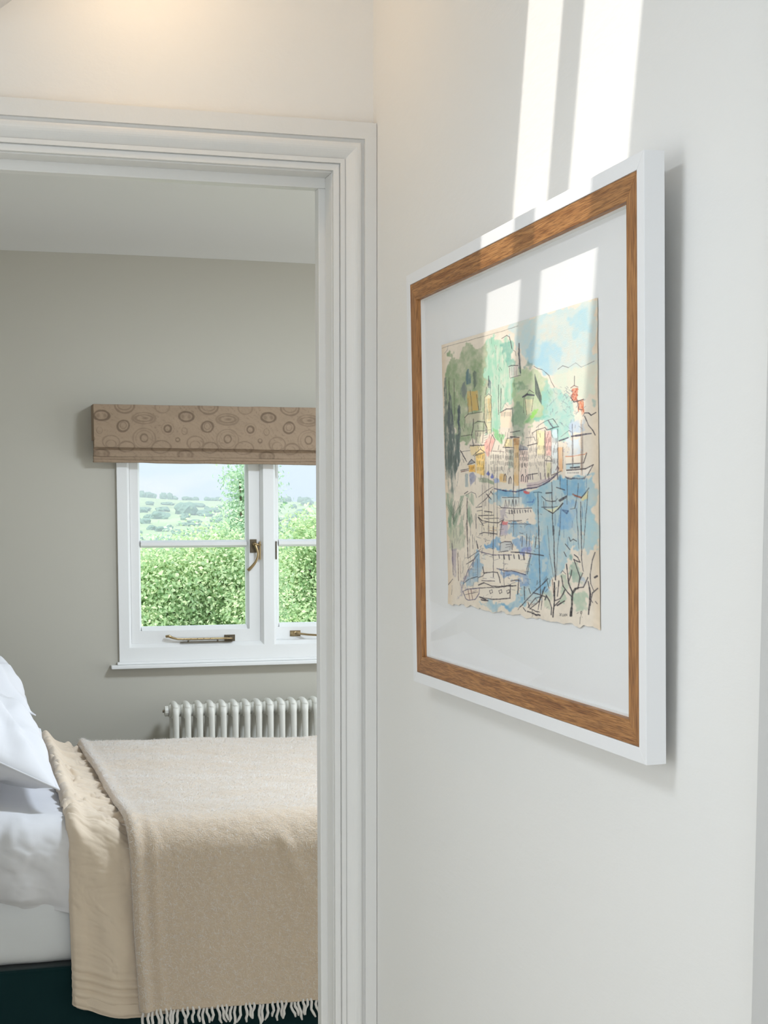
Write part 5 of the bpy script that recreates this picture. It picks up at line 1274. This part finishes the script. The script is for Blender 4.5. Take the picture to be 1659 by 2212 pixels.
def tree(name, label, x, y, clumps, nleaf, size, m, seed, k=1.0, trunk=0.14, group=None):
    """clumps: list of (dx, dy, z, rx, rz, weight)"""
    clumps = [(c[0]*k, c[1]*k, 1.47+(c[2]-1.47)*k, c[3]*k, c[4]*k, c[5]) for c in clumps]; size = size*k
    rs = random.Random(seed*31)
    sub = []
    for c in clumps:
        n_s = 4 if c[3] > 0.3*k else 1
        for i in range(n_s):
            f = 0.62 if n_s > 1 else 1.0
            sub.append((c[0]+rs.uniform(-0.6, 0.6)*c[3]*(n_s > 1), c[1]+rs.uniform(-0.5, 0.5)*c[3]*(n_s > 1), c[2]+rs.uniform(-0.45, 0.45)*c[4]*(n_s > 1), c[3]*f*rs.uniform(0.75, 1.1), c[4]*f*rs.uniform(0.75, 1.1), c[5]/n_s))
    clumps = sub
    zg = float(ground_z(np.array([x]), np.array([y]))[0])
    root = empty(name, (x, y, zg)); tag(root, label, 'tree', group)
    rg = np.random.default_rng(seed)
    w = np.array([c[5] for c in clumps], float); w /= w.sum()
    idx = rg.choice(len(clumps), nleaf, p=w)
    C = np.array([(c[0], c[1], c[2]-zg) for c in clumps])[idx]; Rr = np.array([(c[3], c[3], c[4]) for c in clumps])[idx]
    d = rg.normal(size=(nleaf, 3)); d /= np.linalg.norm(d, axis=1)[:, None]
    rad = rg.random(nleaf)**0.28*(1+0.16*rg.normal(size=nleaf))
    p = C+d*Rr*rad[:, None]
    # cluster leaves into sprays
    p = p+np.repeat(rg.normal(size=(nleaf//14+1, 3))*0.09*k, 14, 0)[:nleaf]
    nrm = d*0.6+rg.normal(size=(nleaf, 3))*0.6+np.array((0, -0.25, 0.45)); nrm /= np.linalg.norm(nrm, axis=1)[:, None]
    a = np.cross(nrm, rg.normal(size=(nleaf, 3))); a /= np.linalg.norm(a, axis=1)[:, None]; b = np.cross(nrm, a)
    s = (size*(0.6+0.8*rg.random(nleaf)))[:, None]
    V = np.empty((nleaf*4, 3), np.float32)
    V[0::4] = p-a*s; V[1::4] = p+b*s*0.55+nrm*s*0.12; V[2::4] = p+a*s; V[3::4] = p-b*s*0.55+nrm*s*0.12
    me = bpy.data.meshes.new('foliage')
    me.vertices.add(nleaf*4); me.vertices.foreach_set('co', V.ravel())
    me.loops.add(nleaf*4); me.loops.foreach_set('vertex_index', np.arange(nleaf*4, dtype=np.int32))
    me.polygons.add(nleaf); me.polygons.foreach_set('loop_start', np.arange(nleaf, dtype=np.int32)*4)
    me.update(calc_edges=True); me.materials.append(MATS[m])
    o = bpy.data.objects.new('foliage', me); COL.objects.link(o); o.parent = root; o['kind'] = 'stuff'
    top = max(c[2] for c in clumps)-zg
    mb = MB(); h = top*0.62
    mb.tube([(0, 0, 0), (0.05, 0, h*0.4), (-0.04, 0.03, h*0.75), (0.03, 0, h)], [trunk, trunk*0.8, trunk*0.5, trunk*0.2], 9)
    mb.build('trunk', 'bark', root, smooth=True)
    for c in clumps:
        mb = MB()
        e = Vector((c[0], c[1], c[2]-zg)); st = Vector((0, 0, min(h*0.6, max(0.4, e.z-0.9))))
        mid = (st+e)/2+Vector((0, 0, 0.15))
        mb.tube([st, mid, e], [trunk*0.35, trunk*0.22, trunk*0.08], 7)
        mb.build('branch', 'bark', root, smooth=True)
    return root
tree('ash_tree', 'tallest bright green tree rising behind the left window stile', pix(545, 17.5), 17.5,
     [(0, 0, 0.35, 0.50, 0.55, 3), (-0.10, 0, 1.05, 0.22, 0.32, 1.8), (0.02, 0.05, 1.40, 0.16, 0.22, 0.8), (0.06, 0, 1.68, 0.12, 0.12, 0.35), (-0.12, 0, 1.72, 0.08, 0.07, 0.16), (0.30, 0, 0.8, 0.3, 0.4, 1)], 26000, 0.019, 'leaf_cool', 1, 17.5/15)
tree('hazel_tree', 'broad bright green tree filling the lower left window pane', pix(400, 11.5), 11.5,
     [(-0.55, 0, 0.55, 0.55, 0.50, 2), (0.0, 0.1, 0.62, 0.5, 0.46, 2), (0.45, 0, 0.70, 0.5, 0.50, 2), (-0.3, -0.2, -0.2, 0.9, 0.6, 3), (0.4, -0.2, -0.2, 0.8, 0.6, 3)], 90000, 0.020, 'leaf_bright', 2, 11.5/13.6)
tree('field_maple', 'bright green tree seen through the right hand casement', pix(668, 14.4), 14.4,
     [(-0.30, 0, 0.55, 0.45, 0.5, 2), (0.15, 0, 0.95, 0.36, 0.46, 1.6), (0.55, 0, 0.9, 0.5, 0.5, 2), (0.0, -0.2, 0.0, 0.8, 0.6, 3), (0.9, 0, 0.3, 0.6, 0.6, 2)], 80000, 0.020, 'leaf_bright', 3, 14.4/14.2)
tree('alder_tree', 'deeper green tree partly hidden at the left end of the view', pix(255, 20.8), 20.8,
     [(0, 0, 0.55, 0.6, 0.5, 2), (0.35, 0, 0.62, 0.4, 0.42, 1), (-0.5, 0, 0.4, 0.6, 0.6, 2), (0.1, 0, -0.2, 0.8, 0.6, 2)], 40000, 0.020, 'leaf_cool', 4, 20.8/15)
tree('willow_tree', 'cool green tree low behind the middle of the window', pix(500, 24.5), 24.5,
     [(-0.6, 0, 0.6, 0.6, 0.5, 2), (0.1, 0, 0.75, 0.6, 0.6, 2), (0.6, 0, 0.6, 0.7, 0.7, 2), (0, 0, -0.3, 1.2, 0.7, 3)], 50000, 0.021, 'leaf_cool', 5, 24.5/17)

# summer haze lying over the valley
hz = box('valley_haze', -420, 620, 40, 900, -40, 22, 'haze')
tag(hz, 'thin summer haze over the distant valley and hills', 'haze', kind='stuff')
